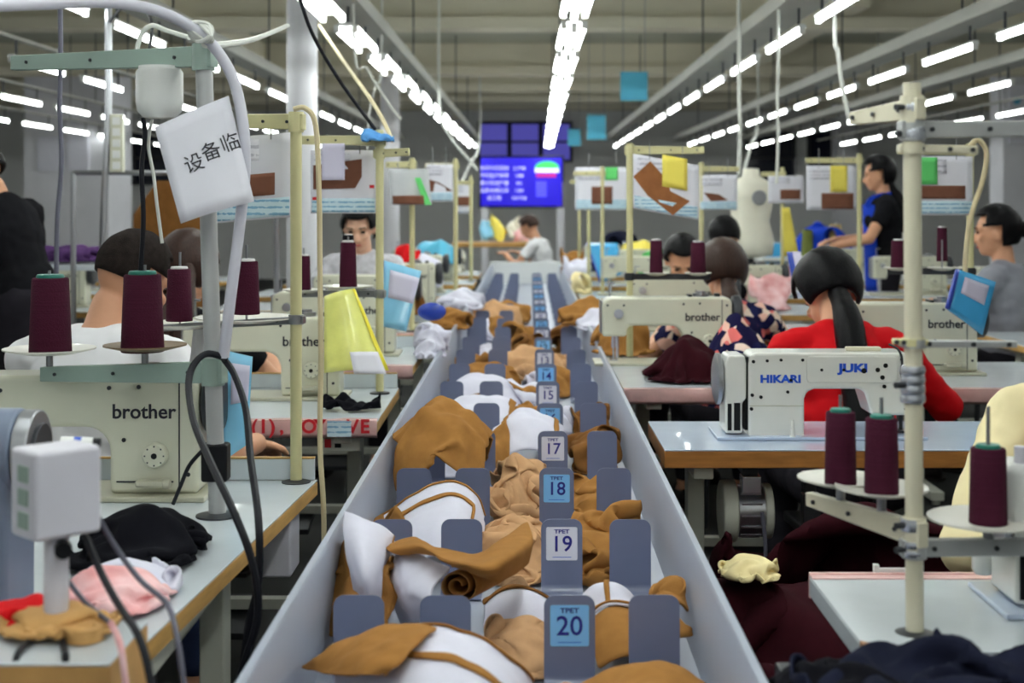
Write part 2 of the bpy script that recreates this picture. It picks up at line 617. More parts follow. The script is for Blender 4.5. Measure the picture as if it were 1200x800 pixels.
LAMPS = {n: make_lamp(n) for n in (1, 2, 3)}
ROWS = [(-.93, .008, 2, 6.9, 'ceiling row beside the round white column'),
        (.17, .011, 3, 6.75, 'ceiling row above the numbered trough'),
        (1.375, .002, 1, 6.95, 'ceiling row over the mannequin'),
        (2.475, 0, 1, 7.66, 'ceiling row over the woman in red'),
        (3.5, 0, 1, 7.3, 'ceiling row over the woman in grey'),
        (-1.98, .002, 1, 6.7, 'ceiling row above the man in white'),
        (-3.05, 0, 1, 7.0, 'ceiling row over the man in black'),
        (-4.2, 0, 1, 7.2, 'row passing the wide white column'),
        (-5.4, 0, 1, 7.0, 'row behind the wide white column'),
        (4.7, 0, 1, 7.5, 'outermost row near the notice column')]
used = set()
for x, s, n, ph, lab in ROWS:
    seen = 0
    word = ('single', 'double', 'triple')[n - 1] + '-tube lamp'
    for k in range(-6, 12):
        y = ph + .6 + 1.37 * k
        if y > 21.6 or y < -1.2 or (abs(x) > 3 and y < 3):  # farthest lamps are added past the rows' end to brighten the back wall
            continue
        o = copy_tree(LAMPS[n]) if n in used else LAMPS[n]
        used.add(n)
        inside = y > 6.0 and abs(x) / y < .39
        if inside:
            seen += 1
            put(o, (x + s * y, y, 2.19), 0, '%s, %s visible in the %s' % (word, ORD[seen - 1], lab), word + 's of the ' + lab)
        else:
            put(o, (x + s * y, y, 2.19), 0, '%s beyond the picture edge, %s' % (word, lab), word + 's of the %s, beyond the picture edge' % lab)


# ------------------------------------------------------------------ hanging signs and the screen
for (px, py, w, h, d), lab in zip(((743, 101, 32, 34, 12.5), (699, 149, 22, 29, 17), (673, 161, 15, 20, 21)),
                                  ('largest and nearest blue hanging sign under the beams', 'middle of three blue hanging signs, between the other two', 'smallest blue hanging sign, closest to the wall screen')):
    c = P(px, py, d)
    t = thing('hanging_sign', lab, 'sign', c, 0, 'blue hanging signs')
    k = d / FPX
    M().box((0, 0, 0), (w * k, .012, h * k)).out('board', 'sign_blue', t, bevel=.004)
    s_ = M()
    for sx in (-.4, .4):
        s_.cyl((sx * w * k, 0, h * k / 2), (sx * w * k, 0, ZC - c.z), .004, n=5)
    s_.out('hanging_wire', 'steel', t)

sc = P(611, 213, 20)
t = thing('wall_screen', 'large glowing blue production screen on two white posts at the end of the hall', 'screen', (sc.x, 20, 0))
zc = sc.z
M().box((0, .03, zc), (1.2, .06, .74)).out('bezel', 'black_plastic', t, bevel=.008)
M().box((0, -.002, zc), (1.14, .01, .68)).out('display', 'screen_blue', t, smooth=0)
g_ = t.children[-1]
for i, (a, b_) in enumerate((('车间今日目标', '2:1738'), ('平均生产效率', '1388'), ('累计完成产量', '8.5'), ('品质合格比率', '1385'), ('返工数', '0.01728'))):
    z = zc + .19 - i * .105
    text(a, .068, 'screen_white', g_, (-.38, -.01, z), (R(90), 0, 0), 'lettering')
    text(b_, .062, 'screen_white', g_, (-.03, -.01, z), (R(90), 0, 0), 'lettering')
q = M().prism([(.17 * math.cos(R(a)) + .36, .1 * math.sin(R(a)) + zc + .19) for a in range(0, 181, 12)], -.014, -.008)
q.out('emblem', 'screen_green', g_)
M().box((.36, -.01, zc + .16), (.34, .006, .055)).out('emblem_band', 'screen_white', g_, smooth=0)
M().box((.35, -.01, zc + .09), (.28, .006, .05)).out('emblem_base', 'screen_pink', g_, smooth=0)
for i in range(4):
    for j in range(3):
        M().box((.23 + j * .05, -.01, zc - .02 - i * .055), (.04, .005, .044)).out('grid_cell', 'screen_soft', g_, smooth=0)
for px in (568, 657):
    x = (px - VX) * 20 / FPX - sc.x
    M().box((x, .05, zc / 2), (.1, .1, zc)).out('post', 'column_paint', t, bevel=.006)
M().box((0, .05, .012), (1.3, .5, .024)).out('base_plate', 'column_paint', t, bevel=.006)

# ------------------------------------------------------------------ the numbered trough
ZF, ZR = .60, .78
tr = thing('sorting_trough', 'long pale grey metal trough with numbered dividers between the tables', 'trough', (-.033, 0, 0), -.0051)
HW, YA, YB = .3025, 1.05, 13.1
def wall_pts(s):
    return [(s * HW, ZF - .03), (s * HW, ZR - .006), (s * (HW + .004), ZR), (s * (HW + .014), ZR), (s * (HW + .017), ZR - .006), (s * (HW + .017), ZR - .03),
            (s * (HW + .013), ZR - .03), (s * (HW + .005), ZR - .02), (s * (HW + .005), ZF - .03)]
M().prism(wall_pts(-1), YA, YB).out('side_wall', 'trough_paint', tr, smooth=50)
M().prism(wall_pts(1), YA, YB).out('side_wall', 'trough_paint', tr, smooth=50)
for i in range(5):                                      # floor sheets, joints every 2.4 m
    a = YA + i * 2.41
    M().span((-HW, a + .001, ZF - .012), (HW, a + 2.408, ZF)).out('floor_sheet', 'trough_paint', tr, smooth=0)
M().span((-HW - .03, YB, ZF - .03), (HW + .1, YB + .05, ZR + .02)).out('end_cap', 'lamp_white', tr, bevel=.004)
for i in range(10):
    y = 1.5 + 1.24 * i
    q = M()
    for s in (-1, 1):
        q.span((s * .24 - .02, y - .02, 0), (s * .24 + .02, y + .02, ZF - .012))
    q.span((-.26, y - .015, ZF - .05), (.26, y + .015, ZF - .012)).span((-.24, y - .015, .15), (.24, y + .015, .19))
    q.out('support_frame', 'dark_steel', tr, smooth=0)


def plate_mesh():
    w, h, r = .079, .142, .017
    o = rrect(w, h, r, 5, False)
    b = M()
    th = .0022
    up = [(x, z) for x, z in o if z > .0]
    # upper flat sheet
    pts = [(w / 2, .018)] + [(x, z) for x, z in o if z > .03] + [(-w / 2, .018)]
    b.prism(pts, 0, th)
    # curled foot towards the front
    rows = []
    for j in range(7):
        a = PI / 2 * j / 6
        rows.append((-.016 + .016 * math.cos(a), .018 - .016 * math.sin(a)))
    rows.append((-.05, .002))
    sec = rows + [(y + (th if i < 4 else 0), z - (th if i >= 4 else 0) * .8) for i, (y, z) in reversed(list(enumerate(rows)))]
    b.loft([[(s * w / 2, y, z) for y, z in sec] for s in (-1, 1)])
    return b


plate_src = plate_mesh().out('divider_plate', 'plate_paint', smooth=35)
plate_src['category'] = 'divider plate'
lab_src = M().prism(rrect(.06, .063, .003, 2), -.0012, -.0002)
PLX = (-.231, -.097, .095, .226)
ROWY = [2.196 + .5265 * k for k in range(20)]
NUMW = 'one two three four five six seven eight nine ten eleven twelve thirteen fourteen fifteen sixteen seventeen eighteen nineteen twenty'.split()
first = True
for k, y in enumerate(ROWY):
    n = 20 - k
    for j, lx in enumerate(PLX):
        wx = -.033 + lx + .0051 * y
        o = plate_src if first else copy_tree(plate_src)
        first = False
        o.location, o.rotation_euler = (wx, y, ZF + .0005), (R(random.uniform(-1, 1)) - .03, 0, R(random.uniform(-1.5, 1.5)))
        if j == 2:
            col = 'label_blue' if n % 2 == 0 else 'label_white'
            tag(o, 'grey divider plate with %s label reading %s' % ('blue' if n % 2 == 0 else 'white', NUMW[n - 1]), None, 'numbered divider plates')
            lb = lab_src.out('label', col, o, loc=(0, 0, .064))
            text(str(n), .042 if n > 9 else .044, 'ink_navy', lb, (0, -.0014, .03), (R(90), 0, 0), 'number', .0003, bold=.0004)
            text('TPET', .0105, 'ink_navy', lb, (0, -.0014, .0545), (R(90), 0, 0), 'lettering', .0003, sx=1.25, bold=.0003)
            M().box((0, -.0013, .006), (.036, .0004, .0012)).out('fine_print', 'ink_blue', lb, smooth=0)
        else:
            where = ('by the column-side wall', 'between column-side plate and number', '', 'by the mannequin-side wall')[j]
            tag(o, 'blank grey divider plate in row %s, %s' % (NUMW[n - 1], where), None, 'blank divider plates')


# ------------------------------------------------------------------ tables
def work_table(label, xa, xb, y0, y1, z=.75, top='laminate', core='ply_edge', wrap=False, board=False, cut=0, th=.034, legs=True, group=None, wrap_back=False, motor=True):
    """a sewing table; cut shifts the front corner of the aisle side"""
    cx, cy = (xa + xb) / 2, (y0 + y1) / 2
    t = thing('sewing_table', label, 'table', (cx, cy, 0), 0, group)
    w, d = (xb - xa) / 2, (y1 - y0) / 2
    poly = [(-w, -d), (w - (cut if cut > 0 else 0), -d), (w, d), (-w, d)]
    if cut < 0:
        poly = [(-w - (-cut), -d), (w, -d), (w, d), (-w, d)]
    M().prism(poly, z - .004, z, 'xy').out('tabletop', top, t, bevel=.0015, seg=1)
    M().prism(poly, z - th, z - .0041, 'xy').out('tabletop_core', core, t, bevel=.002, seg=1)
    if wrap:
        A = np.zeros((5, 30, 3))
        prof = ((-.035, z + .003), (0, z + .0035), (-.0, z + .001), (0, z - th), (.03, z - th - .012))
        for i, (a, h) in enumerate(prof):
            for j in range(30):
                x = -w + 2 * w * j / 29
                A[i, j] = (x, -d - .004 + (-a if i == 0 else a * .3) + .003 * noise.noise((x * 14, i * 2, 1)), h + .003 * noise.noise((x * 11, i, 4)))
        M().grid(A).out('plastic_wrap', 'pink_wrap', t, smooth=60, solid=.0012)
    if wrap_back:
        M().box((0, d, z - th / 2 + .001), (2 * w, .008, th + .006)).box((0, d - .012, z + .001), (2 * w, .03, .0016)).out('plastic_wrap', 'pink_wrap', t, smooth=0)
    if board:
        b = M().box((0, d - .006, z + .024), (2 * w - .01, .012, .046))
        b.out('back_board', 'laminate', t, bevel=.002)
        M().box((0, d - .006, z + .0485), (2 * w - .01, .014, .003)).out('board_trim', 'ply_edge', t, smooth=0)
    if legs:
        for s in (-1, 1):
            lx = s * (w - .1)
            q = M().span((lx - .022, -.03, .05), (lx + .022, .03, z - th - .03)).span((lx - .025, -d + .04, z - th - .035), (lx + .025, d - .04, z - th))
            q.span((lx - .03, -d + .03, .02), (lx + .03, d - .03, .06))
            for e in (-1, 1):
                q.cyl((lx, e * (d - .06), 0), (lx, e * (d - .06), .03), .02, n=8)
            q.out('leg', 'leg_paint', t, bevel=.004)
        M().span((-w + .12, -.02, .14), (w - .12, .02, .17)).out('stretcher', 'leg_paint', t, smooth=0)
        M().box((.05, -.02, .12), (.42, .24, .02), rot=(R(12), 0, 0)).out('treadle', 'dark_steel', t, smooth=0)
    if motor:
        m = M().cyl((-.1, .02, z - .19), (.06, .02, z - .19), .075, n=20).span((-.06, -.03, z - .12), (.03, .06, z - th))
        mo = m.out('motor', 'dark_steel', t)
        M().cyl((.061, .02, z - .19), (.085, .02, z - .19), .055, n=20).out('pulley', 'steel', mo)
    return t


# ------------------------------------------------------------------ sewing machines
def make_lockstitch():
    t = thing('sewing_machine', '', 'sewing machine')
    pr = [(0, .105), (0, .225), (.012, .243), (.035, .25), (.455, .25), (.474, .243), (.48, .225), (.48, .01), (.3, .01), (.3, .095)]
    for j in range(1, 7):
        a = R(90 * j / 6)
        pr.append((.25 + .05 * math.cos(a), .095 + .05 * math.sin(a)))
    pr += [(.1, .145), (.092, .13), (.09, .105)]
    M().prism(pr, -.055, .055).out('body', 'enamel', t, bevel=.011, seg=3)
    M().span((-.03, -.09, 0), (.5, .09, .011)).out('bed', 'enamel_dark', t, bevel=.003)
    M().span((.4405, -.0565, .016), (.443, -.05, .24)).span((.315, -.0568, .034), (.43, -.052, .037)).out('seam', 'dark_steel', t, smooth=0)
    M().span((-.006, -.045, .115), (.001, .045, .238)).out('face_plate', 'steel', t, bevel=.003)
    w = M().lathe([(.012, .0), (.05, .0), (.062, .006), (.065, .014), (.065, .03), (.058, .037), (.02, .04), (0.001, .04)], (.482, 0, .19), 24, axis='x')
    w.out('hand_wheel', 'dark_steel', t)
    d = M().lathe([(.0255, 0), (.0255, -.012), (.022, -.017), (.004, -.018), (.003, -.018)], (.395, -.055, .09), 24, axis='y').out('stitch_dial', 'enamel', t)
    M().cyl((.395, -.0745, .09), (.395, -.07, .09), .006, n=12).out('dial_screw', 'black_plastic', d)
    for j in range(8):
        a = 2 * PI * j / 8
        M().box((.395 + .019 * math.cos(a), -.0722, .09 + .019 * math.sin(a)), (.003, .001, .003)).out('dial_mark', 'dark_steel', d, smooth=0)
    M().span((.36, -.085, .03), (.42, -.055, .042)).cyl((.415, -.08, .036), (.43, -.08, .036), .011, n=10).out('reverse_lever', 'enamel_dark', t, bevel=.003)
    text('brother', .041, 'ink_black', t, (.37, -.0556, .176), (R(90), 0, 0), 'lettering', .0006, bold=.0007)
    # top fittings
    w = M().cyl((.37, 0, .25), (.37, 0, .262), .03, n=20).cyl((.37, 0, .262), (.37, 0, .27), .018, n=16)
    w.out('bobbin_winder', 'steel', t)
    M().span((.32, -.03, .25), (.335, .03, .258)).span((.42, -.015, .25), (.44, .02, .262)).out('oil_cap', 'dark_steel', t, bevel=.002)
    q = M().cyl((.03, -.01, .25), (.03, -.01, .3), .003, n=6).cyl((.03, -.01, .3), (.05, -.03, .3), .003, n=6)
    q.out('thread_guide', 'steel', t)
    q = M().cyl((.06, -.06, .19), (.06, -.075, .19), .014, n=14).cyl((.06, -.067, .19), (.06, -.07, .19), .018, n=14)
    q.out('tension_disc', 'chrome', t)
    q = M().cyl((.045, 0, .012), (.045, 0, .11), .004, n=8).cyl((.045, 0, .06), (.045, 0, .11), .008, n=8)
    q.out('needle_bar', 'chrome', t)
    M().cyl((.06, .01, .02), (.06, .01, .11), .006, n=8).span((.03, -.02, .012), (.06, .03, .018)).out('presser_foot', 'chrome', t)
    sc_ = M()
    for x, z in ((.02, .22), (.08, .22), (.3, .225), (.33, .12), (.46, .05), (.46, .22), (.36, .227)):
        sc_.cyl((x, -.0575, z), (x, -.053, z), .0045, n=8)
    tag(sc_.out('screws', 'dark_steel', t), kind='stuff')
    return t


def make_hikari():
    """white machine turned with its pillar to the aisle and its needle away from it"""
    t = thing('sewing_machine', '', 'sewing machine')
    arm = [(.073, .0), (.073, .19), (.078, .212), (.09, .217), (.47, .217), (.495, .209), (.5, .195), (.5, .058), (.386, .058), (.368, .115), (.356, .125), (.24, .125), (.222, .118), (.215, .1), (.215, 0)]
    M().prism(arm, -.06, .06).out('body', 'enamel_white', t, bevel=.008, seg=3)
    M().prism([(.014, .012), (.014, .19), (.022, .21), (.064, .21), (.068, .19), (.068, .1), (.058, .09), (.058, .012)], -.058, .055).out('belt_cover', 'enamel_white', t, bevel=.006, seg=2)
    M().span((.066, -.05, .02), (.074, .05, .205)).out('seam', 'black_plastic', t, smooth=0)
    M().span((.02, -.0595, .02), (.03, -.057, .088)).span((.036, -.0595, .02), (.052, -.057, .09)).out('belt_slot', 'black_plastic', t, smooth=0)
    M().lathe([(.01, 0), (.06, 0), (.066, -.005), (.066, -.014), (.05, -.02), (.003, -.02)], (.012, 0, .145), 28, axis='x').out('hand_wheel', 'steel', t)
    M().span((-.01, -.09, 0), (.52, .09, .008)).out('bed', 'laminate_blue', t, bevel=.002)
    M().span((.075, -.0607, .0815), (.213, -.058, .0835)).out('cover_seam', 'enamel_dark', t, smooth=0)
    M().prism([(.225, .142), (.44, .142), (.45, .15), (.45, .205), (.44, .208), (.225, .208), (.22, .2), (.22, .15)], -.0625, -.058).out('cover_plate', 'enamel_white', t, bevel=.0015)
    sc_ = M()
    for x, z, r in ((.085, .195, .0045), (.12, .197, .004), (.082, .11, .0045), (.155, .199, .004), (.21, .199, .004), (.258, .174, .004), (.314, .174, .004), (.104, .105, .0045), (.08, .075, .0045), (.365, .172, .007), (.4, .174, .006), (.42, .185, .006), (.412, .155, .006), (.417, .132, .005), (.47, .075, .003), (.46, .2, .003), (.18, .148, .004), (.172, .118, .004)):
        sc_.cyl((x, -.0637, z), (x, -.058, z), r, n=10)
    tag(sc_.out('screw_plugs', 'black_plastic', t), kind='stuff')
    text('HIKARI', .027, 'ink_blue', t, (.154, -.0605, .15), (R(90), 0, 0), 'lettering', .0006, bold=.0012, sx=1.22)
    text('JUKI', .029, 'ink_blue', t, (.338, -.063, .178), (R(90), 0, 0), 'lettering', .0006, bold=.0014, sx=1.35)
    q = M().cyl((.475, 0, .005), (.475, 0, .06), .005, n=8).cyl((.455, .015, .012), (.455, .015, .06), .007, n=8).span((.44, -.03, .008), (.49, .02, .014))
    q.out('needle_bar', 'dark_steel', t)
    q = M().tube([(.44, -.02, .235), (.455, -.05, .225), (.46, -.07, .2), (.455, -.075, .17), (.462, -.068, .15)], .003, 6)
    q.out('lifter_wire', 'black_plastic', t)
    M().span((.33, -.02, .217), (.42, .0, .228)).out('thread_rest', 'cream_pole', t, bevel=.003)
    M().cyl((.18, -.085, .008), (.18, -.085, .05), .007, .004, n=10).out('knee_pin', 'enamel_white', t)
    return t


LOCK = make_lockstitch()
HIK = make_hikari()
used_lock = [False]


def machine(x_right, y, label, z=.75, rz=0, group='cream sewing machines'):
    o = copy_tree(LOCK) if used_lock[0] else LOCK
    used_lock[0] = True
    return put(o, (x_right - .48, y, z), rz, label, group)


# ------------------------------------------------------------------ thread cones and thread stands
def cone(px, yt, yb, wpx, d, label, col='thread_maroon', core='core_white', taper=.84, lift=0):
    b, k = P(px, yb, d), d / FPX
    h, r = (yb - yt) * k, wpx * k / 2
    t = thing('thread_cone', label, 'thread cone', b, 0, 'maroon thread cones' if col == 'thread_maroon' else 'coloured thread cones')
    M().lathe([(r * .55, .0), (r * .97, .0), (r, h * .015), (r * (taper + .02), h * .965), (r * taper * .95, h * .985), (r * .5, h * .985)], n=26).out('thread', col, t, smooth=50)
    M().lathe([(r * .3, h * .97), (r * .62, h * .97), (r * .66, h), (r * .6, h * 1.03), (r * .2, h * 1.03)], n=20).out('core', core, t, smooth=50)
    return t


def stand(label, px, yb, d, yt, r=.012, arms=(), pole='khaki_pole', flange=True, lean=0, cap_=None, group=None):
    """thread stand: pole plus arms [(y_px at pole, x_px of the far end, y_px of the far end, height at pole px, height at end px, depth change, material, discs)]
    a disc is (x_px, y_px, width_px, material)"""
    base, k = P(px, yb, d), d / FPX
    t = thing('thread_stand', label, 'thread stand', base, 0, group)
    h = (yb - yt) * k
    M().cyl((0, 0, 0), (lean, 0, h), r, n=16).out('pole', pole, t)
    if flange:
        M().lathe([(r, 0), (r * 2.5, 0), (r * 2.5, .004), (r * 1.3, .008), (r, .008)], n=20).out('base_flange', 'dark_steel', t)
    for (ya, xe, ye, ha, he, dd, m, discs) in arms:
        a = P(px, ya, d) - base
        a.x += lean * a.z / h
        e = P(xe, ye, d + dd) - base
        ha, he = ha * k, he * k * (d + dd) / d
        v = (e - a)
        v.z = 0
        u = v.normalized()
        n = Vector((-u.y, u.x, 0))
        th = max(.008, r * .7)
        a2 = a - u * r * 1.6
        q = M()
        q.loft([[a2 + n * s + Vector((0, 0, z * ha / 2)) for s, z in ((-th, -1), (th, -1), (th, 1), (-th, 1))], [e + n * s * .8 + Vector((0, 0, z * he / 2)) for s, z in ((-th, -1), (th, -1), (th, 1), (-th, 1))]])
        ar = q.out('arm', m, t, bevel=.002)
        q = M().cyl(a + Vector((0, 0, -ha * .62)), a + Vector((0, 0, ha * .62)), r * 1.35, n=16)
        q.out('clamp', m if m != 'chrome' else 'chrome', ar)
        for f in (.12, .55, .9):
            c = a.lerp(e, f) - n * th * 1.05
            if c.y > a.lerp(e, f).y:
                c = a.lerp(e, f) + n * th * 1.05
            M().cyl(c, c + (c - a.lerp(e, f)).normalized() * .003, .0035, n=8).out('bolt', 'dark_steel', ar)
        for (dx, dy, dw, dm) in discs:
            f = max(0, min(1, (dx - px) / (xe - px)))
            dk = d + dd * f
            c = P(dx, dy, dk) - base
            R_ = dw * dk / FPX / 2
            zt = (a.lerp(e, f)).z + (ha * (1 - f) + he * f) / 2
            M().lathe([(R_ * .2, -.004), (R_ * .55, -.002), (R_, .007), (R_, .0095), (R_ * .5, .001), (R_ * .1, 0)], (c.x, c.y, c.z), 32).out('spool_disc', dm, ar)
            M().cyl((c.x, c.y, min(zt - .004, c.z - .002)), (c.x, c.y, c.z), .007, n=10).cyl((c.x, c.y, c.z), (c.x, c.y, c.z + .165 * min(1, R_ / .08)), .0028, n=8).out('spool_pin', 'steel', ar)
    if cap_:
        M().cyl((lean, 0, h), (lean, 0, h + .012), r * 1.2, n=14).out('pole_cap', cap_, t)
    return t


# ------------------------------------------------------------------ sheets, folders
class Sheet:
    def __init__(s, name, label, cat, cs, m, bulge=.01, group=None, thick=.0008, n=8):
        s.c = [P(*c) for c in cs]                       # corners TL TR BR BL
        s.mid = sum(s.c, Vector()) / 4
        s.nrm = (s.c[1] - s.c[0]).cross(s.c[3] - s.c[0]).normalized()
        if s.nrm.y > 0:
            s.nrm = -s.nrm
        s.b = bulge
        s.o = tag(s.patch(0, 0, 1, 1, 0, n).out(name, m, loc=s.mid, smooth=60, solid=thick), label, cat, group)

    def pt(s, u, v, off=0):
        a = s.c[0].lerp(s.c[1], u)
        b = s.c[3].lerp(s.c[2], u)
        return a.lerp(b, v) - s.mid + s.nrm * (off + s.b * math.sin(PI * u) * (.4 + .6 * v))

    def patch(s, u0, v0, u1, v1, off, n=6, poly=None):
        A = np.zeros((n + 1, n + 1, 3))
        for i in range(n + 1):
            for j in range(n + 1):
                A[i, j] = s.pt(u0 + (u1 - u0) * j / n, v0 + (v1 - v0) * i / n, off)
        return M().grid(A)

    def add(s, name, u0, v0, u1, v1, m, off=.0018, solid=.001):
        return s.patch(u0, v0, u1, v1, off, 5).out(name, m, s.o, smooth=60, solid=solid)

    def poly(s, name, uv, m, off=.0025, solid=.002):
        pts = [s.pt(u, v, off) for u, v in uv]
        return M().add(pts, [tuple(range(len(pts)))]).out(name, m, s.o, smooth=0, solid=solid)

    def write(s, txt, u, v, size, m, ang=0):
        x = (s.pt(u + .01, v) - s.pt(u - .01, v)).normalized()
        z = s.nrm
        y = z.cross(x).normalized()
        rot = Matrix((x, y, z)).transposed() @ Matrix.Rotation(R(ang), 3, 'Z')
        return text(txt, size, m, s.o, s.pt(u, v, .0014), rot.to_euler(), 'lettering')


def hang_paper(label, x0, y0, x1, y1, d, sample='brown_felt', sub=None, note=None, tilt=0, dy=0, m='paper', strip='print_sky', red=False, shape=None):
    s = Sheet('pattern_sheet', label, 'paper', [(x0, y0, d), (x1, y0 + tilt, d + dy), (x1, y1 + tilt, d + dy), (x0, y1, d)], m, .006, 'pattern sheets on the thread stands')
    for u in (.25, .75):
        a = s.pt(u, 0)
        M().cyl(a + Vector((0, 0, -.012)), a + Vector((0, 0, 20 * d / FPX)), .0018, n=5).out('hanging_wire', 'steel', s.o)
    if strip:
        s.add('printed_table', .02, .76, .98, .98, strip)
    s.add('printed_rows', .06, .05, .6, .3, 'print_grey', .0012)
    if sample:
        if shape:
            s.poly('felt_sample', shape, sample)
        else:
            u0, v0, u1, v1 = sub or (.3, .5, .9, .72)
            s.add('felt_sample', u0, v0, u1, v1, sample, .003, .003)
    if note:
        nm, u0, v0, u1, v1 = note
        s.add('sticky_note', u0, v0, u1, v1, nm, .004)
    if red:
        for i, (u, v) in enumerate(((.03, .74), (.9, .55))):
            s.add('red_mark', u, v, u + .07, v + .05, 'ink_red', .004)
    return s


def folder(label, cs, m='folder_blue', edge='folder_deep', sheet=(.25, .1, .9, .5), thick=.012):
    s = Sheet('file_folder', label, 'folder', cs, m, .004, 'plastic file folders', thick)
    if sheet:
        s.add('label_sheet', *sheet, 'paper_lilac', thick / 2 + .001)
    if edge:
        s.add('spine', -.04, 0, .03, 1, edge, .002, thick * 1.15)
    return s


# ------------------------------------------------------------------ cloth: a small mass-spring solver over a height field
class Field:
    def __init__(s, x0, x1, y0, y1, cell, base):
        s.x0, s.y0, s.c = x0, y0, cell
        s.nx, s.ny = int((x1 - x0) / cell) + 2, int((y1 - y0) / cell) + 2
        s.h = np.full((s.nx, s.ny), base, float)

    def at(s, x, y):
        u = np.clip((x - s.x0) / s.c, 0, s.nx - 1.001)
        v = np.clip((y - s.y0) / s.c, 0, s.ny - 1.001)
        i, j = u.astype(int), v.astype(int)
        a, b = u - i, v - j
        h = s.h
        return (h[i, j] * (1 - a) + h[i + 1, j] * a) * (1 - b) + (h[i, j + 1] * (1 - a) + h[i + 1, j + 1] * a) * b

    def stamp(s, A):
        for t in np.linspace(0, 1, 4):
            for u in np.linspace(0, 1, 4):
                Q = (A[:-1, :-1] * (1 - t) + A[1:, :-1] * t) * (1 - u) + (A[:-1, 1:] * (1 - t) + A[1:, 1:] * t) * u
                Q = Q.reshape(-1, 3)
                i = np.clip(((Q[:, 0] - s.x0) / s.c + .5).astype(int), 0, s.nx - 1)
                j = np.clip(((Q[:, 1] - s.y0) / s.c + .5).astype(int), 0, s.ny - 1)
                np.maximum.at(s.h, (i, j), Q[:, 2])

    def mound(s, cx, cy, a, b, h, base, ang=0, p=1.0, rough=0):
        X = s.x0 + np.arange(s.nx)[:, None] * s.c - cx
        Y = s.y0 + np.arange(s.ny)[None, :] * s.c - cy
        ca, sa = math.cos(ang), math.sin(ang)
        q = ((X * ca + Y * sa) / a) ** 2 + ((-X * sa + Y * ca) / b) ** 2
        bump = 1
        if rough:
            bump = 1 + rough * (np.sin(X * 41 + Y * 17 + cx * 90) * np.sin(Y * 33 - X * 12 + cy * 70) + .5 * np.sin(X * 80 + cy * 50) * np.sin(Y * 71))
        s.h = np.maximum(s.h, base + h * bump * np.clip(1 - q, 0, None) ** p)


def drape(A, fld, rest=1.2, steps=110, g=.00045, bend=.12, xlim=None, ylim=None, selfr=0, thick=.006, fr=.5, pins=None, conf=None):
    """conf=(cx, cy, a, b, angle): an oval outside of which the cloth is nudged back, so that surplus cloth has to fold"""
    A = A.astype(float).copy()
    n, m = A.shape[:2]
    prev = A.copy()
    links = []
    for di, dj, w, l in ((1, 0, 1, rest), (0, 1, 1, rest), (1, 1, .5, rest), (1, -1, .5, rest), (2, 0, bend, rest), (0, 2, bend, rest), (4, 0, bend * .6, rest * .93), (0, 4, bend * .6, rest * .93)):
        if di >= n or abs(dj) >= m:
            continue
        s0 = (slice(0, n - di), slice(max(0, -dj), m - max(0, dj)))
        s1 = (slice(di, n), slice(max(0, dj), m + min(0, dj)))
        L = np.linalg.norm(A[s1][..., :2] - A[s0][..., :2], axis=-1, keepdims=True)
        L = np.full_like(L, L.mean()) * l
        links.append((s0, s1, L, w))
    cnt = np.zeros((n, m, 1))
    for s0, s1, L, w in links:
        cnt[s0] += w
        cnt[s1] += w
    cnt /= 1.7
    if selfr:
        ii, jj = np.meshgrid(np.arange(n), np.arange(m), indexing='ij')
        ii, jj = ii.ravel(), jj.ravel()
        far = (np.maximum(abs(ii[:, None] - ii[None]), abs(jj[:, None] - jj[None])) > 2)
    for k in range(steps):
        v = (A - prev) * .93
        v = np.clip(v, -.02, .02)
        prev = A.copy()
        A = A + v
        A[..., 2] -= g
        for _ in range(5):
            D = np.zeros_like(A)
            for s0, s1, L, w in links:
                d = A[s1] - A[s0]
                l = np.linalg.norm(d, axis=-1, keepdims=True) + 1e-9
                c = d * ((l - L) / l * .5 * w)
                D[s0] += c
                D[s1] -= c
            A += D / cnt
            if pins is not None:
                A[pins[0]] = pins[1]
            if conf:
                X, Y = A[..., 0] - conf[0], A[..., 1] - conf[1]
                ca, sa = math.cos(conf[4]), math.sin(conf[4])
                q = (np.abs((X * ca + Y * sa) / conf[2]) ** 3 + np.abs((-X * sa + Y * ca) / conf[3]) ** 3) ** (1 / 3)
                f = np.where(q > 1, 1 - .3 * (1 - 1 / np.maximum(q, 1)), 1)
                A[..., 0], A[..., 1] = conf[0] + X * f, conf[1] + Y * f
            if xlim:
                A[..., 0] = np.clip(A[..., 0], *xlim)
            if ylim:
                A[..., 1] = np.clip(A[..., 1], *ylim)
        if selfr and k % 2 == 0:
            Q = A.reshape(-1, 3).astype(np.float32)
            q = (Q * Q).sum(1)
            d2 = q[:, None] + q[None] - 2 * Q @ Q.T
            a, b = np.nonzero((d2 < selfr * selfr) & far)
            if len(a):
                d = Q[a] - Q[b]
                l = np.sqrt(np.maximum(d2[a, b], 1e-8))[:, None]
                push = d / l * (selfr - l) * .25
                acc = np.zeros_like(Q)
                np.add.at(acc, a, push)
                num = np.bincount(a, minlength=len(Q))[:, None].clip(1)
                A += (acc / num * 2).reshape(A.shape)
        h = fld.at(A[..., 0], A[..., 1]) + thick
        hit = A[..., 2] < h
        A[..., 2] = np.where(hit, h, A[..., 2])
        for c in (0, 1):
            A[..., c] = np.where(hit, prev[..., c] + (A[..., c] - prev[..., c]) * fr, A[..., c])
    return A


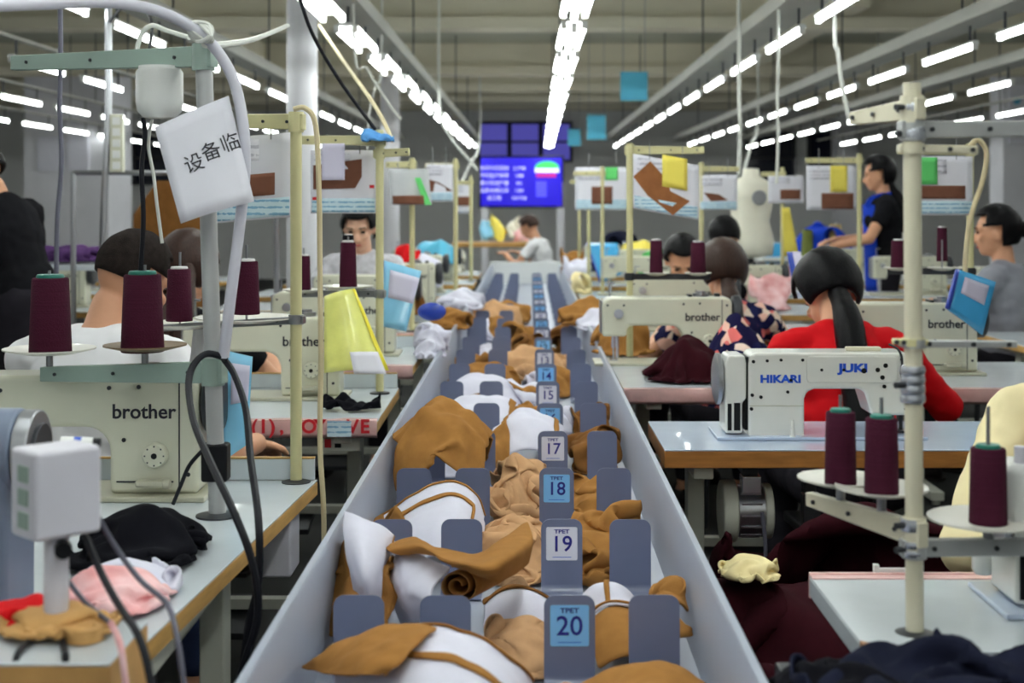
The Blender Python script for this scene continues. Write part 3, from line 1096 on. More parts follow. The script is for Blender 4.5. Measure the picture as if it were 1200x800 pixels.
def sheet0(cx, cy, w, d, n, m, z, ang=0, amp=.01, seed=0, fld=None, freq=14):
    """starting sheet: a rumpled rectangle above the field"""
    A = np.zeros((n, m, 3))
    ca, sa = math.cos(ang), math.sin(ang)
    for i in range(n):
        for j in range(m):
            u, v = (j / (m - 1) - .5) * w, (i / (n - 1) - .5) * d
            x, y = cx + u * ca - v * sa, cy + u * sa + v * ca
            A[i, j] = (x, y, z + amp * 2 * noise.noise((x * freq + seed * 7.1, y * freq, seed * 3.3)) + amp * noise.noise((x * freq * 2.3, y * freq * 2.3 + seed, 9 + seed)))
    if fld is not None:
        A[..., 2] += fld.at(A[..., 0], A[..., 1])
    return A


def normals(A):
    du = np.gradient(A, axis=1)
    dv = np.gradient(A, axis=0)
    N = np.cross(du, dv)
    N /= np.linalg.norm(N, axis=-1, keepdims=True) + 1e-9
    N[N[..., 2] < 0] *= -1
    return N


def cloth_obj(name, label, cat, A, m, group=None, thick=.004, split=None, strips=(), parent=None, sub=1):
    """split=(axis, index, material): beyond that grid line the sheet is a separate facing; strips=[(axis, i0, i1, j0, j1, material)] bindings"""
    c = A.reshape(-1, 3).mean(0)
    c[2] = A[..., 2].min()
    B = A - c
    main = B
    if split:
        ax, ix, fm = split
        main = B[:ix + 1] if ax == 0 else B[:, :ix + 1]
        rest = B[ix:] if ax == 0 else B[:, ix:]
    o = M().grid(main).out(name, m, loc=tuple(c), smooth=80, solid=thick, sub=sub)
    tag(o, label, cat, group)
    if split:
        M().grid(rest).out('facing', fm, o, smooth=80, solid=thick * 1.2, sub=sub)
    N = normals(B)
    for (i0, i1, j0, j1, sm) in strips:
        Q = B[i0:i1 + 1, j0:j1 + 1] + N[i0:i1 + 1, j0:j1 + 1] * .0045
        M().grid(Q).out('binding', sm, o, smooth=80, solid=.003, sub=sub)
    return o


TF = Field(-.40, .42, 1.0, 13.2, .01, ZF)
WL = lambda y: -.033 - HW + .0051 * y + .008
WR = lambda y: -.033 + HW + .0051 * y - .008
GC = 'camel and white garment pieces in the trough'


def cell(k):
    return ((1.5, ROWY[0] - .06) if k == 0 else (ROWY[k - 1] + .016, ROWY[k] - .06))


def garment(k, x0, x1, f0, f1, h, label, m='camel', rest=1.35, n=26, mm=30, seed=1, split=None, strips=(), ang=0, mound=.75, selfr=None, amp=.012, over=None, steps=110, thick=.004, name='garment_piece', z=.02, bend=None):
    """a piece of cloth dropped into cell k of the trough: x0..x1 across, f0..f1 along the cell, heaped to height h;
    rest is how much larger the cloth is than the place it has to lie in"""
    a, b = cell(k)
    y0, y1 = a + (b - a) * f0, a + (b - a) * f1
    cx, cy, w, d = (x0 + x1) / 2, (y0 + y1) / 2, x1 - x0, y1 - y0
    keep = TF.h.copy()
    soft = rest > 1.2
    if mound:
        TF.mound(cx, cy, w * .5 * mound + .02, d * .5 * mound + .02, h * (.72 if soft else 1), ZF, ang, .7, .22 if soft else .07)
    if soft:
        rest = 1 + (rest - 1) * 1.75
        n, mm = int(n * 1.25), int(mm * 1.3)
    A = sheet0(cx, cy, w, d, n, mm, z, ang, amp * (1.6 if soft else 1), seed, TF, 26 if soft else 14)
    if selfr is None:
        selfr = 1.25 * rest * min(w / mm, d / n) if soft else 0
    lim = (WL(cy), WR(cy))
    A = drape(A, TF, rest, steps, xlim=over or lim, ylim=(a, b), selfr=selfr, bend=bend if bend is not None else (.05 if soft else .12),
              conf=(cx, cy, w * .52, d * .52, ang) if soft else None)
    TF.h = keep
    TF.stamp(A)
    return cloth_obj(name, label, 'cloth', A, m, GC, thick, split, strips)


def surf(ctrl, nu=22, nv=30, rip=.003, seed=0):
    """smooth sheet through a net of points"""
    C = np.array([[list(q) for q in row] for row in ctrl], float)

    def crom(A, n):
        k = A.shape[0]
        out = []
        for t in np.linspace(0, k - 1, n):
            i = min(int(t), k - 2)
            f = t - i
            a, b, c, d = A[max(i - 1, 0)], A[i], A[i + 1], A[min(i + 2, k - 1)]
            out.append(.5 * ((2 * b) + (c - a) * f + (2 * a - 5 * b + 4 * c - d) * f * f + (3 * b - a - 3 * c + d) * f ** 3))
        return np.array(out)

    A = crom(C, nu)
    A = crom(A.swapaxes(0, 1), nv).swapaxes(0, 1)
    N = normals(A)
    for i in range(nu):
        for j in range(nv):
            x, y, z = A[i, j]
            A[i, j] += N[i, j] * rip * (noise.noise((x * 22 + seed, y * 16, seed)) + .5 * noise.noise((x * 50, y * 40 + seed, 3)))
    return A


def Q(x, y, z):
    """the point at height z seen at pixel (x, y) of the photograph"""
    return P(x, y, (CZ - z) * FPX / (y - VY))


# ------------------------------------------------------------------ garment pieces in the trough
WHT, CAM, PEA = 'lilac_white', 'camel', 'peach'
garment(0, .0, .11, .55, .98, .05, 'pale peach rumpled piece beside the foot of number 20', PEA, 1.3, 18, 18, 4, mound=.9)
garment(0, .08, .275, .4, .99, .10, 'smooth camel panel lying before the blank plate next to number 20', CAM, 1.12, 20, 24, 5, selfr=0, mound=1.1, amp=.01)
garment(1, -.32, -.21, .15, .95, .15, 'camel piece stuffed against the trough wall behind a white panel', CAM, 1.25, 22, 14, 6, over=(-.335, -.2), mound=1.2)
garment(1, -.06, .07, .02, .5, .075, 'pale peach crumpled piece behind number 20', PEA, 1.45, 22, 24, 9)
garment(1, -.07, .06, .62, .98, .045, 'thin white fold lying in front of number 19', WHT, 1.1, 14, 20, 10, selfr=0, amp=.004, strips=[(6, 7, 0, 19, 'camel_dark')])
garment(1, .115, .225, .05, .55, .07, 'rounded camel bundle between number 20 and its neighbour', CAM, 1.1, 18, 18, 11, selfr=0, amp=.003, mound=1.1)
garment(1, .09, .21, .35, .8, .085, 'white gusset piece with camel binding behind number 20', WHT, 1.12, 18, 18, 12, selfr=0, amp=.006, strips=[(0, 17, 8, 9, CAM), (0, 1, 0, 17, CAM)])
garment(1, .22, .275, .05, .75, .13, 'narrow camel piece pushed against the trough wall near number 20', CAM, 1.3, 20, 10, 13, mound=1.2)
garment(2, -.31, -.23, .3, .95, .1, 'camel collar piece at the trough wall beside the white dome', CAM, 1.3, 18, 12, 15)
garment(2, -.09, .06, .05, .97, .10, 'pale peach heap of crumpled cloth behind number 19', PEA, 1.5, 30, 26, 16, amp=.02)
garment(2, .085, .245, .02, .95, .12, 'crumpled camel heap between number 18 and number 19', CAM, 1.5, 28, 26, 17, amp=.022)
garment(3, -.32, -.07, .05, 1, .25, 'big camel coat body heaped above the trough rim', CAM, 1.19, 34, 34, 19, over=(-.33, .29), amp=.03, mound=1.2, strips=[(31, 33, 0, 33, 'camel_dark')])
garment(3, -.10, .06, .05, .95, .15, 'pale peach tangled piece rising behind number 18', PEA, 1.5, 30, 26, 20, amp=.022)
garment(3, .11, .25, .1, .9, .075, 'camel belt piece lying behind number 18', CAM, 1.3, 22, 20, 21)
garment(4, -.09, .125, .1, .98, .15, 'white rounded panel with crossing camel bands behind number 17', WHT, 1.08, 26, 30, 22, selfr=0, amp=.004, mound=1.15,
        strips=[(22, 24, 0, 29, CAM), (0, 25, 5, 7, CAM), (0, 25, 24, 26, CAM)])
garment(4, -.30, -.08, .1, .9, .105, 'white layered piece with dark camel edge beyond the big camel coat', WHT, 1.15, 22, 24, 23, amp=.01, strips=[(20, 21, 0, 23, CAM), (8, 9, 0, 23, 'camel_dark')])
garment(4, -.15, -.03, .0, .4, .10, 'camel pocket flap under the white rounded panel', CAM, 1.1, 14, 16, 24, selfr=0)
garment(4, .13, .28, .2, .95, .13, 'camel piece slumped beside the blank plate of row 17', 'camel_dark', 1.4, 22, 18, 25, amp=.02)
garment(5, -.29, .03, .05, .95, .125, 'long white panel lying across the trough behind row 16', WHT, 1.1, 22, 30, 26, selfr=0, amp=.008, mound=1.1, strips=[(19, 21, 0, 29, CAM), (0, 21, 22, 24, CAM)])
garment(5, -.02, .16, .1, .9, .11, 'camel and white end of a coat behind number 16', CAM, 1.35, 22, 22, 27, split=(1, 9, WHT))
garment(5, .14, .28, .3, .95, .10, 'rust camel piece by the trough wall beyond row 16', 'camel_dark', 1.4, 18, 18, 28)
garment(6, -.29, .0, .05, .95, .13, 'white sleeve with camel cuff lying behind row 15', WHT, 1.12, 20, 28, 29, selfr=0, amp=.01, mound=1.1, strips=[(17, 19, 0, 27, CAM), (0, 2, 0, 27, 'camel_dark')])
garment(6, -.05, .13, .1, .95, .12, 'white bundle with camel trim behind number 15', WHT, 1.3, 20, 20, 30, strips=[(8, 10, 0, 19, CAM)])
garment(7, -.29, .0, .05, .95, .15, 'long camel roll lying behind row 14', CAM, 1.3, 20, 28, 31, amp=.02)
garment(7, .0, .2, .1, .95, .11, 'white and camel piece behind number 14', WHT, 1.25, 18, 20, 32, split=(1, 12, CAM))
garment(8, -.12, .2, .05, .95, .17, 'pale peach heap behind number 13', PEA, 1.4, 22, 26, 33, amp=.02)
garment(8, -.29, -.1, .1, .9, .08, 'camel scrap beside the peach heap behind row 13', CAM, 1.35, 16, 18, 34)
garment(9, -.05, .1, .1, .95, .16, 'dark camel bundle behind row 12', 'camel_dark', 1.4, 18, 18, 35, amp=.02)
garment(9, -.22, -.1, .3, .9, .09, 'white scrap with camel edge behind row 12', WHT, 1.3, 14, 14, 36)
garment(10, -.1, .07, .1, .95, .17, 'camel bundle behind row 11', CAM, 1.4, 18, 18, 37, amp=.02)
garment(10, .1, .24, .1, .8, .10, 'rust camel scrap behind row 11 at the trough wall', 'camel_dark', 1.4, 14, 14, 38)
garment(11, -.3, .03, .1, .95, .16, 'white and camel layered heap behind row 10', WHT, 1.25, 18, 24, 39, split=(1, 12, CAM), amp=.02)
garment(12, -.3, .0, .05, .95, .22, 'tall pale peach heap behind row 9', PEA, 1.4, 20, 24, 40, amp=.025)
garment(13, -.25, .05, .05, .95, .18, 'pale peach and camel heap behind row 8', PEA, 1.35, 18, 22, 41, split=(1, 12, CAM), amp=.02)

# camel strap and rolled panel end lying over cell of number 20 / 19
sp = []
for j in range(40):
    a = 4.6 * PI * j / 39
    rr = .008 + .002 * a
    sp.append((rr * math.cos(a), rr * math.sin(a) * .85))
c0, c1 = P(536, 686, 2.33), P(572, 668, 2.5)
ax = (c1 - c0).normalized()
u = ax.cross(Vector((0, 0, 1))).normalized()
w = u.cross(ax)
A = np.array([[list(c0.lerp(c1, i / 7) - c0 + u * a * (1 + .15 * i / 7) + w * b * (1 - .1 * i / 7)) for a, b in sp] for i in range(8)])
tag(M().grid(A).out('rolled_panel', CAM, loc=c0, smooth=80, solid=.003), 'rolled camel panel showing its spiral end behind the plates of number 20', 'cloth', GC)
DK = 'camel_dark'
TF2 = lambda rows: [[Q(*c) for c in r] for r in rows]
A = surf(TF2([[(403, 598, .80), (425, 607, .80), (450, 617, .785), (463, 628, .77)], [(404, 630, .775), (425, 640, .78), (447, 648, .76), (455, 650, .74)], [(410, 668, .735), (425, 675, .745), (440, 680, .73), (449, 682, .71)],
              [(417, 700, .69), (428, 708, .69), (437, 712, .685), (443, 715, .67)], [(428, 730, .63), (434, 732, .63), (439, 733, .62), (442, 734, .61)]]), 26, 18, .003, 1)
cloth_obj('garment_piece', 'wide white panel sweeping down from the trough rim', 'cloth', A, WHT, GC, .003, None, [(0, 14, 16, 17, CAM)])
A = surf(TF2([[(462, 634, .752), (490, 650, .752), (528, 664, .748)], [(458, 665, .72), (480, 676, .735), (507, 690, .735)], [(457, 695, .68), (480, 706, .70), (502, 716, .70)], [(470, 732, .615), (495, 740, .63), (517, 745, .62)]]), 22, 22, .006, 2)
cloth_obj('garment_piece', 'folded white piece with camel edge under the camel strap', 'cloth', A, WHT, GC, .003, None, [(4, 19, 2, 3, DK)])
A = surf(TF2([[(452, 640, .757), (482, 630, .768), (515, 643, .768), (555, 650, .768), (585, 634, .768), (618, 612, .755)], [(455, 645, .76), (490, 640, .78), (520, 654, .78), (560, 664, .785), (594, 655, .785), (624, 632, .765)],
              [(470, 650, .757), (500, 648, .768), (530, 660, .768), (560, 673, .765), (588, 680, .745), (618, 660, .735)]]), 14, 40, .004, 3)
cloth_obj('garment_strap', 'camel strap twisting across the white panels behind number 20', 'cloth', A, CAM, GC, .004)
A = surf(TF2([[(425, 750, .69), (470, 738, .742), (510, 735, .755), (560, 748, .745), (600, 775, .72), (622, 800, .68)], [(410, 767, .685), (460, 757, .742), (505, 757, .76), (555, 770, .75), (595, 797, .725), (615, 824, .68)],
              [(395, 787, .68), (450, 785, .735), (500, 788, .75), (550, 800, .745), (585, 826, .72), (605, 852, .67)], [(385, 830, .65), (440, 836, .70), (495, 842, .715), (540, 852, .705), (575, 872, .68), (595, 892, .65)]]), 30, 36, .005, 4)
cloth_obj('garment_piece', 'white garment panel with curved camel bindings, in front of number 20', 'cloth', A, WHT, GC, .004, None, [(0, 1, 4, 35, DK), (14, 16, 8, 33, CAM), (24, 26, 2, 20, CAM)])
A = surf(TF2([[(430, 740, .735), (455, 733, .757), (485, 732, .768), (512, 736, .768)], [(400, 753, .715), (430, 750, .752), (465, 750, .774), (492, 752, .774)], [(370, 770, .69), (405, 770, .735), (440, 772, .764), (470, 776, .768)], [(352, 782, .66), (385, 789, .705), (420, 791, .742), (452, 790, .752)]]), 22, 22, .006, 5)
cloth_obj('garment_piece', 'broad camel flap folded over the white panel in front of number 20', 'cloth', A, CAM, GC, .004)
D_ = lambda rows: [[P(*c) for c in r] for r in rows]
A = surf(D_([[(438, 612, 3.08), (470, 590, 3.1), (505, 570, 3.12), (535, 566, 3.12), (556, 580, 3.1), (566, 605, 3.08)], [(440, 622, 2.98), (472, 604, 2.99), (508, 586, 3.0), (536, 582, 3.0), (556, 596, 2.99), (567, 618, 2.98)],
             [(442, 640, 2.88), (475, 625, 2.87), (510, 612, 2.86), (535, 610, 2.86), (553, 622, 2.87), (562, 640, 2.88)], [(446, 668, 2.80), (478, 660, 2.79), (512, 650, 2.78), (533, 648, 2.78), (548, 654, 2.79), (556, 664, 2.80)]]), 28, 34, .004, 6)
cloth_obj('garment_piece', 'white domed panel with curved camel bindings in front of the number 18 row', 'cloth', A, WHT, GC, .004, None, [(0, 1, 0, 33, CAM), (8, 10, 4, 26, CAM), (8, 18, 25, 26, CAM), (0, 20, 0, 3, CAM)])
A = surf(D_([[(400, 640, 2.55), (408, 628, 2.5), (414, 634, 2.46)], [(392, 680, 2.48), (402, 676, 2.44), (412, 680, 2.42)], [(388, 718, 2.40), (400, 716, 2.37), (420, 712, 2.37)], [(386, 745, 2.34), (400, 745, 2.32), (425, 742, 2.32)]]), 18, 14, .006, 7)
cloth_obj('garment_piece', 'camel strip hanging at the trough wall beside the wide white panel', 'cloth', A, CAM, GC, .004)

# ------------------------------------------------------------------ column-side foreground table with its sewing machine
t1 = work_table('white sewing table with plywood edge nearest the camera, under the machine by the hanging notice', -1.75, -.443, 1.95, 3.08, board=True, cut=.07, wrap=False)
machine(-.655, 2.93, 'nearest cream sewing machine, on the table below the two big maroon cones')
M().box((.34, .1, .65), (.07, .1, .13)).out('power_socket', 'pole_grey', t1, bevel=.006)
M().box((.6, .38, .66), (.07, .11, .12)).out('power_socket', 'box_lilac', t1, bevel=.006)
stand('grey-green thread stand with two wide arms beside the hanging paper notice', 255, 605, 2.72, 82, .0165, lean=-.026, pole='pole_grey', arms=[
    (67, 16, 74, 25, 17, .25, 'green_metal', []),
    (435, 50, 438, 26, 17, .15, 'green_metal', [(170, 409, 96, 'disc_brown'), (58, 413, 106, 'disc_white')])])
cone(167, 320, 412, 50, 2.78, 'large maroon thread cone on the brown disc of the grey-green stand', core='core_green')
cone(59, 324, 413, 49, 2.86, 'large maroon thread cone on the white disc of the grey-green stand', core='core_green')
s = Sheet('paper_notice', 'white paper notice with handwritten characters hanging from the grey-green stand', 'paper', [(181, 149, 2.64), (268, 112, 2.66), (298, 236, 2.63), (212, 262, 2.61)], 'paper', .012)
for ch, u, v in (('设', .37, .50), ('备', .62, .45), ('临', .88, .43)):
    s.write(ch, u, v, .037, 'ink_black')
b0 = P(187, 80, 2.72)
t = thing('thread_box', 'white translucent plastic canister hanging under the top arm of the grey-green stand', 'canister', P(187, 138, 2.76))
M().lathe([(.0, 0), (.03, .0), (.042, .012), (.045, .03), (.045, .088), (.042, .093), (.0, .093)], n=24).out('canister_body', 'bottle', t)
M().cyl((0, 0, .093), (0, 0, .1), .04, n=20).out('canister_lid', 'lamp_white', t)
rope('cable_bundle', [P(168, 138, 2.8), P(170, 160, 2.8), P(166, 200, 2.8), P(168, 260, 2.8), P(164, 330, 2.8)], .005, 'cable_black', 'black cable bundle hanging under the white canister')
rope('cable_bundle', [P(178, 140, 2.82), P(174, 170, 2.82), P(180, 205, 2.82), P(184, 240, 2.82), P(190, 285, 2.82)], .0035, 'cord_white', 'pale cord hanging beside the black cable bundle')
rope('air_hose', [P(-30, 8, 2.3), P(40, 5, 2.4), P(130, 3, 2.5), P(190, 15, 2.58), P(238, 42, 2.64), P(270, 85, 2.66), P(284, 140, 2.66), P(287, 200, 2.66), P(279, 280, 2.66), P(270, 350, 2.66), P(262, 418, 2.68)], .0105, 'hose', 'thick white hose arching over the grey-green stand', 'hose', n=12)
t = M()
kn = P(235, 37, 2.63)
for i in range(4):
    t.tube([(.022 * math.cos(a + i), .01 * math.sin(a * 2 + i), .018 * math.sin(a + i * .7)) for a in (2 * PI * j / 10 for j in range(11))], .004, 6, step=2)
tag(t.out('hose_tie', 'cord_white', loc=kn), 'knotted white tie holding the hose to the stand top', 'tie')
rope('ceiling_wire', [P(70, -40, 4.6), P(71, 60, 4.6), P(70, 130, 4.6), P(72, 190, 4.6), P(67, 260, 4.6), P(66, 330, 4.6)], .008, 'cable_grey', 'long grey wire hanging in front of the wide white column')
rope('conduit', [Vector((P(127, 0, 6.4).x, 6.4, ZC)), P(127, 30, 6.4), P(127, 130, 6.4), P(121, 260, 6.4), P(120, 380, 6.4), Vector((P(120, 0, 6.4).x, 6.4, 0))], .016, 'steel', 'steel conduit in front of the wide white column')
rope('machine_cable', [P(266, 420, 2.68), P(240, 415, 2.66), P(222, 440, 2.62), P(226, 490, 2.5), P(246, 540, 2.38), P(274, 600, 2.26), P(296, 660, 2.24), P(302, 720, 2.24), P(285, 780, 2.24), P(262, 850, 2.24)], .0065, 'cable_black', 'thick black cable looping down from the grey-green stand clamp')
rope('machine_cable', [P(262, 420, 2.69), P(275, 440, 2.66), P(288, 480, 2.6), P(294, 540, 2.48), P(303, 610, 2.36), P(303, 680, 2.34), P(290, 740, 2.34), P(280, 840, 2.34)], .0065, 'cable_black', 'black cable falling straight behind the looped one')
rope('machine_cable', [P(237, 528, 2.7), P(222, 545, 2.7), P(212, 568, 2.72), P(203, 590, 2.74)], .004, 'cable_black', 'short black lead from the small black box to the machine')
tag(M().box((0, 0, 0), (.05, .04, .072)).out('switch_box', 'black_plastic', loc=P(253, 541, 2.72), bevel=.005), 'small black box strapped to the grey-green stand pole', 'box')
# cloth on that table
def heap(name, label, px, py, d, w, dd, h, m, seed, rest=1.6, n=30, base=None, selfr=.015, split=None, group=None, yaw=0, mp=.8):
    c = P(px, py, d)
    z = base if base is not None else c.z
    f = Field(c.x - w, c.x + w, d - dd, d + dd, .012, z)
    f.mound(c.x, d, w * .5 * mp, dd * .5 * mp, h * .75, z, yaw, .7, .2)
    A = sheet0(c.x, d, w, dd, n, n, .02, yaw, .02, seed, f, 5 / max(w, .1))
    A = drape(A, f, rest, 100, selfr=1.25 * rest * min(w, dd) / n if selfr else 0, bend=.05, conf=(c.x, d, w * .52, dd * .52, yaw), ylim=(d - dd, d + dd))
    return cloth_obj(name, label, 'cloth', A, m, group, .004, split)
heap('black_garment', 'black garment bundled on the nearest white table beside the machine', 165, 628, 2.42, .22, .3, .1, 'black_cloth', 51, base=.752)
heap('pink_garment', 'pink and white crumpled garment on the corner of the nearest white table', 142, 700, 2.15, .16, .24, .06, 'pink_cloth', 52, base=.752, split=(0, 14, 'lilac_white'))
# machine attachment at the frame edge
t = thing('lamp_control', 'pale control box with three green keys on a white pipe, at the near table corner', 'control box', Vector((P(66, 722, 1.69).x, 1.69, .8385)))
kz = 1.69 / FPX
z0 = 115 * kz
M().cyl((0, 0, 0), (0, 0, z0), .0145, n=18).out('pipe', 'box_lilac', t)
bx = M().box((0, 0, z0 + .054), (.084, .065, .104), rot=(0, 0, R(45))).out('control_body', 'box_lilac', t, bevel=.006, seg=3)
for i in range(3):
    e = Euler((0, 0, R(45))).to_matrix()
    M().box(e @ Vector((-.0425, -.002, 0)) + Vector((0, 0, z0 + .024 + .027 * i)), (.002, .026, .02), rot=(0, 0, R(45))).out('key', 'green_metal', bx, bevel=.001)
M().cyl((.012, -.012, z0 - .012), (.018, -.03, z0 - .012), .01, n=12).out('pipe_screw', 'black_plastic', t)
M().lathe([(.0145, 0), (.024, 0), (.024, .008), (.0145, .012)], n=20).out('collar', 'dark_steel', t)
t = thing('sewing_motor', 'blue-grey machine motor with silver end ring at the frame edge', 'motor', Vector((P(6, 700, 2.05).x, 2.05, .7515)))
km = 2.05 / FPX
M().span((-.1, -.06, 0), (.02, .08, 195 * km)).out('motor_foot', 'motor_blue', t, bevel=.02, seg=4)
M().cyl((-.16, 0, 195 * km), (.026, 0, 195 * km), .062, n=28).out('motor_body', 'motor_blue', t, bevel=.006)
M().cyl((.026, 0, 195 * km), (.05, 0, 195 * km), .06, n=28).out('end_ring', 'steel', t, bevel=.003)
M().cyl((.05, 0, 195 * km), (.056, 0, 195 * km), .04, n=20).out('ring_hub', 'dark_steel', t)
lp = P(92, 521, 2.0) - t.location
lt = M().cyl((-.024, 0, 0), (.02, 0, 0), .011, n=14).out('lamp_tube', 'lamp_white', t, loc=lp, rot=(0, R(3), R(8)))
M().cyl((-.006, 0, 0), (.004, 0, 0), .0113, n=14).out('print_band', 'ink_blue', lt)
M().cyl((.02, 0, 0), (.03, 0, 0), .0105, n=14).out('tube_cap', 'black_plastic', lt)
M().cyl(lp + Vector((-.01, 0, 0)), lp + Vector((-.03, .02, -.05)), .005, n=8).out('lamp_bracket', 'dark_steel', t)
heap('brown_wrap', 'rumpled brown paper wrapped about the foot of the control box pipe', 70, 735, 1.69, .13, .1, .03, 'cardboard', 59, n=20, base=.8395)
nb = work_table('small wooden bench corner carrying the control box at the frame edge', -1.2, -.458, 1.58, 1.74, z=.838, core='cardboard', top='laminate', legs=True, th=.1, motor=False)
tag(M().lathe([(.012, 0), (.022, 0), (.022, .016), (.012, .016), (.012, 0)], n=28).out('tape_roll', 'cardboard', loc=Vector((P(108, 745, 1.69).x, 1.66, .8395))), 'roll of brown tape lying beside the control box pipe', 'tape roll')
heap('red_scrap', 'crumpled red plastic scrap at the frame edge', 20, 722, 1.72, .08, .09, .022, 'red_cloth', 53, n=16, base=.84)
rope('lamp_cable', [P(100, 628, 1.74), P(118, 670, 1.7), P(140, 710, 1.62), P(160, 740, 1.55), P(172, 775, 1.52), P(182, 830, 1.5)], .0045, 'cable_black', 'black cable running from the control box over the table corner')
rope('lamp_cable', [P(112, 600, 1.74), P(135, 640, 1.76), P(165, 680, 1.74), P(196, 708, 1.7), P(208, 750, 1.66), P(218, 820, 1.64)], .0035, 'cable_grey', 'grey cable arcing over the plywood edge of the nearest table')
rope('lamp_cable', [P(80, 680, 1.74), P(95, 700, 1.72), P(112, 716, 1.7), P(130, 730, 1.66)], .003, 'cable_grey', 'thin grey cable at the foot of the control box pipe')
rope('pink_ribbon', [P(130, 730, 1.62), P(142, 760, 1.58), P(150, 830, 1.57)], .004, 'pink_cloth', 'pink ribbon hanging over the near bench corner')
rope('black_strap', [P(58, 735, 1.70), P(30, 755, 1.63), P(18, 775, 1.59), P(14, 830, 1.585)], .004, 'cable_black', 'black strap on the bench corner left of the pipe foot')
rope('black_strap', [P(70, 738, 1.70), P(76, 762, 1.61), P(77, 775, 1.588), P(78, 840, 1.585)], .004, 'cable_black', 'black strap on the bench corner in front of the pipe foot')

# ------------------------------------------------------------------ second column-side table
t2 = work_table('white sewing table with pink taped front and red lettering, beside the trough', -1.7, -.398, 3.9, 4.6, board=True, wrap=True)
sgn = [('L', .335), ('T', .375), ('D', .415), ('.', .445), ('B', .475), ('O', .515), ('Y', .55), ('V', .665 - .07), ('E', .635)]
for ch, x in (('1', .3), ('(', .325), ('1', .35), (')', .375), (',', .40), ('B', .44), ('O', .475), ('Y', .505), ('V', .595), ('E', .628)):
    text(ch, .052, 'ink_red', t2, (x - .01, -.356, .735), (R(90), 0, 0), 'red_letter', .0008, bold=.0015)
M().box((.548, -.358, .73), (.066, .002, .043)).out('paper_label', 'print_sky', t2, smooth=0)
sb = M().box((.545, -.28, .68), (.11, .05, .042)).out('switch_box', 'leg_paint', t2, bevel=.003)
M().box((.51, -.306, .682), (.018, .004, .024)).out('red_switch', 'ink_red', sb, bevel=.001)
M().box((.538, -.306, .682), (.018, .004, .024)).out('black_switch', 'black_plastic', sb, bevel=.001)
machine(-.555, 4.38, 'cream sewing machine on the red-lettered table, behind the khaki pole')
stand('khaki thread stand pole rising from the back of the nearest table', 347, 566, 3.05, 136, .0125, arms=[
    (143, 282, 142, 19, 16, .05, 'khaki_pole', []),
    (374, 190, 384, 9, 8, .1, 'steel', [(289, 376, 118, 'disc_white'), (211, 383, 100, 'disc_white')])])
cone(289, 305, 368, 31, 3.07, 'maroon thread cone on the silver arm beside the white hose', lift=0)
cone(210, 314, 376, 31, 3.11, 'maroon thread cone beside the head of the man in white')
hang_paper('pattern sheet with brown felt sample behind the white hose', 248, 163, 341, 262, 3.12, sub=(.45, .46, .8, .72), tilt=-8, m='paper')
rope('hanging_cable', [P(344, 128, 2.95), P(358, 127, 2.95), P(370, 148, 2.95), P(374, 230, 2.95), P(375, 320, 2.95), P(376, 420, 2.95), P(375, 520, 2.95), P(379, 590, 2.95), P(380, 650, 2.95)], .0055, 'cord_beige', 'beige cord hanging in an arch beside the khaki pole')
folder('sky blue folder with white label behind the grey-green stand', [(262, 410, 2.98), (296, 418, 2.98), (290, 520, 2.98), (262, 540, 2.98)], 'folder_sky', 'folder_deep', (.3, .1, .95, .5))
folder('white and sky folder leaning between man and machine', [(228, 376, 3.2), (266, 384, 3.2), (268, 430, 3.2), (222, 428, 3.2)], 'paper', None, None, .004)

heap('thread_scrap', 'small tangle of dark thread on the red-lettered table', 412, 480, 4.1, .16, .1, .012, 'black_cloth', 90, n=14, base=.752)
# third station
stand('khaki thread stand with a blue rag tied at its top', 445, 461, 4.46, 152, .0125, arms=[
    (165, 352, 164, 12, 10, 0, 'khaki_pole', []), (180, 480, 178, 10, 9, 0, 'khaki_pole', []),
    (344, 350, 344, 8, 8, .1, 'steel', [(408, 338, 60, 'disc_white'), (356, 342, 50, 'disc_white')])])
cone(408, 283, 336, 21, 4.5, 'maroon thread cone above the yellow bag')
cone(408, 275, 292, 15, 4.6, 'small dark thread cone standing behind the one above the yellow bag', col='thread_black')
cone(356, 299, 341, 17, 4.55, 'slim maroon thread cone between khaki pole and beige cord')
hang_paper('white pattern sheet with brown felt strip and red marks beside the round white column', 364, 176, 441, 250, 4.5, red=True, shape=[(.04, .24), (.78, .14), (.78, .42), (.68, .6), (.04, .62)])
s = Sheet('pattern_sheet', 'lilac blank sheet hanging before the round white column', 'paper', [(377, 168, 4.44), (404, 168, 4.44), (404, 211, 4.44), (377, 211, 4.44)], 'paper_lilac', .004, 'pattern sheets on the thread stands')
s = Sheet('yellow_bag', 'translucent yellow plastic bag draped over a maroon cone', 'bag', [(380, 347, 4.27), (416, 338, 4.27), (456, 434, 4.22), (380, 437, 4.22)], 'bag_yellow', .05, n=12)
s.add('bag_edge', .93, 0, 1.0, 1, 'bag_edge', .004)
s.add('paper_slip', .5, .78, .95, 1.05, 'paper', .012)
bf = folder('sky blue folder with lilac sheet at the third table', [(449, 305, 4.6), (494, 318, 4.6), (476, 388, 4.55), (446, 382, 4.55)], 'folder_sky', 'folder_deep', (.2, .12, 1.0, .55))
heap('blue_rag', 'blue rag tied around the top of a khaki stand', 443, 168, 4.42, .1, .1, .03, 'blue_cloth', 54, n=14)

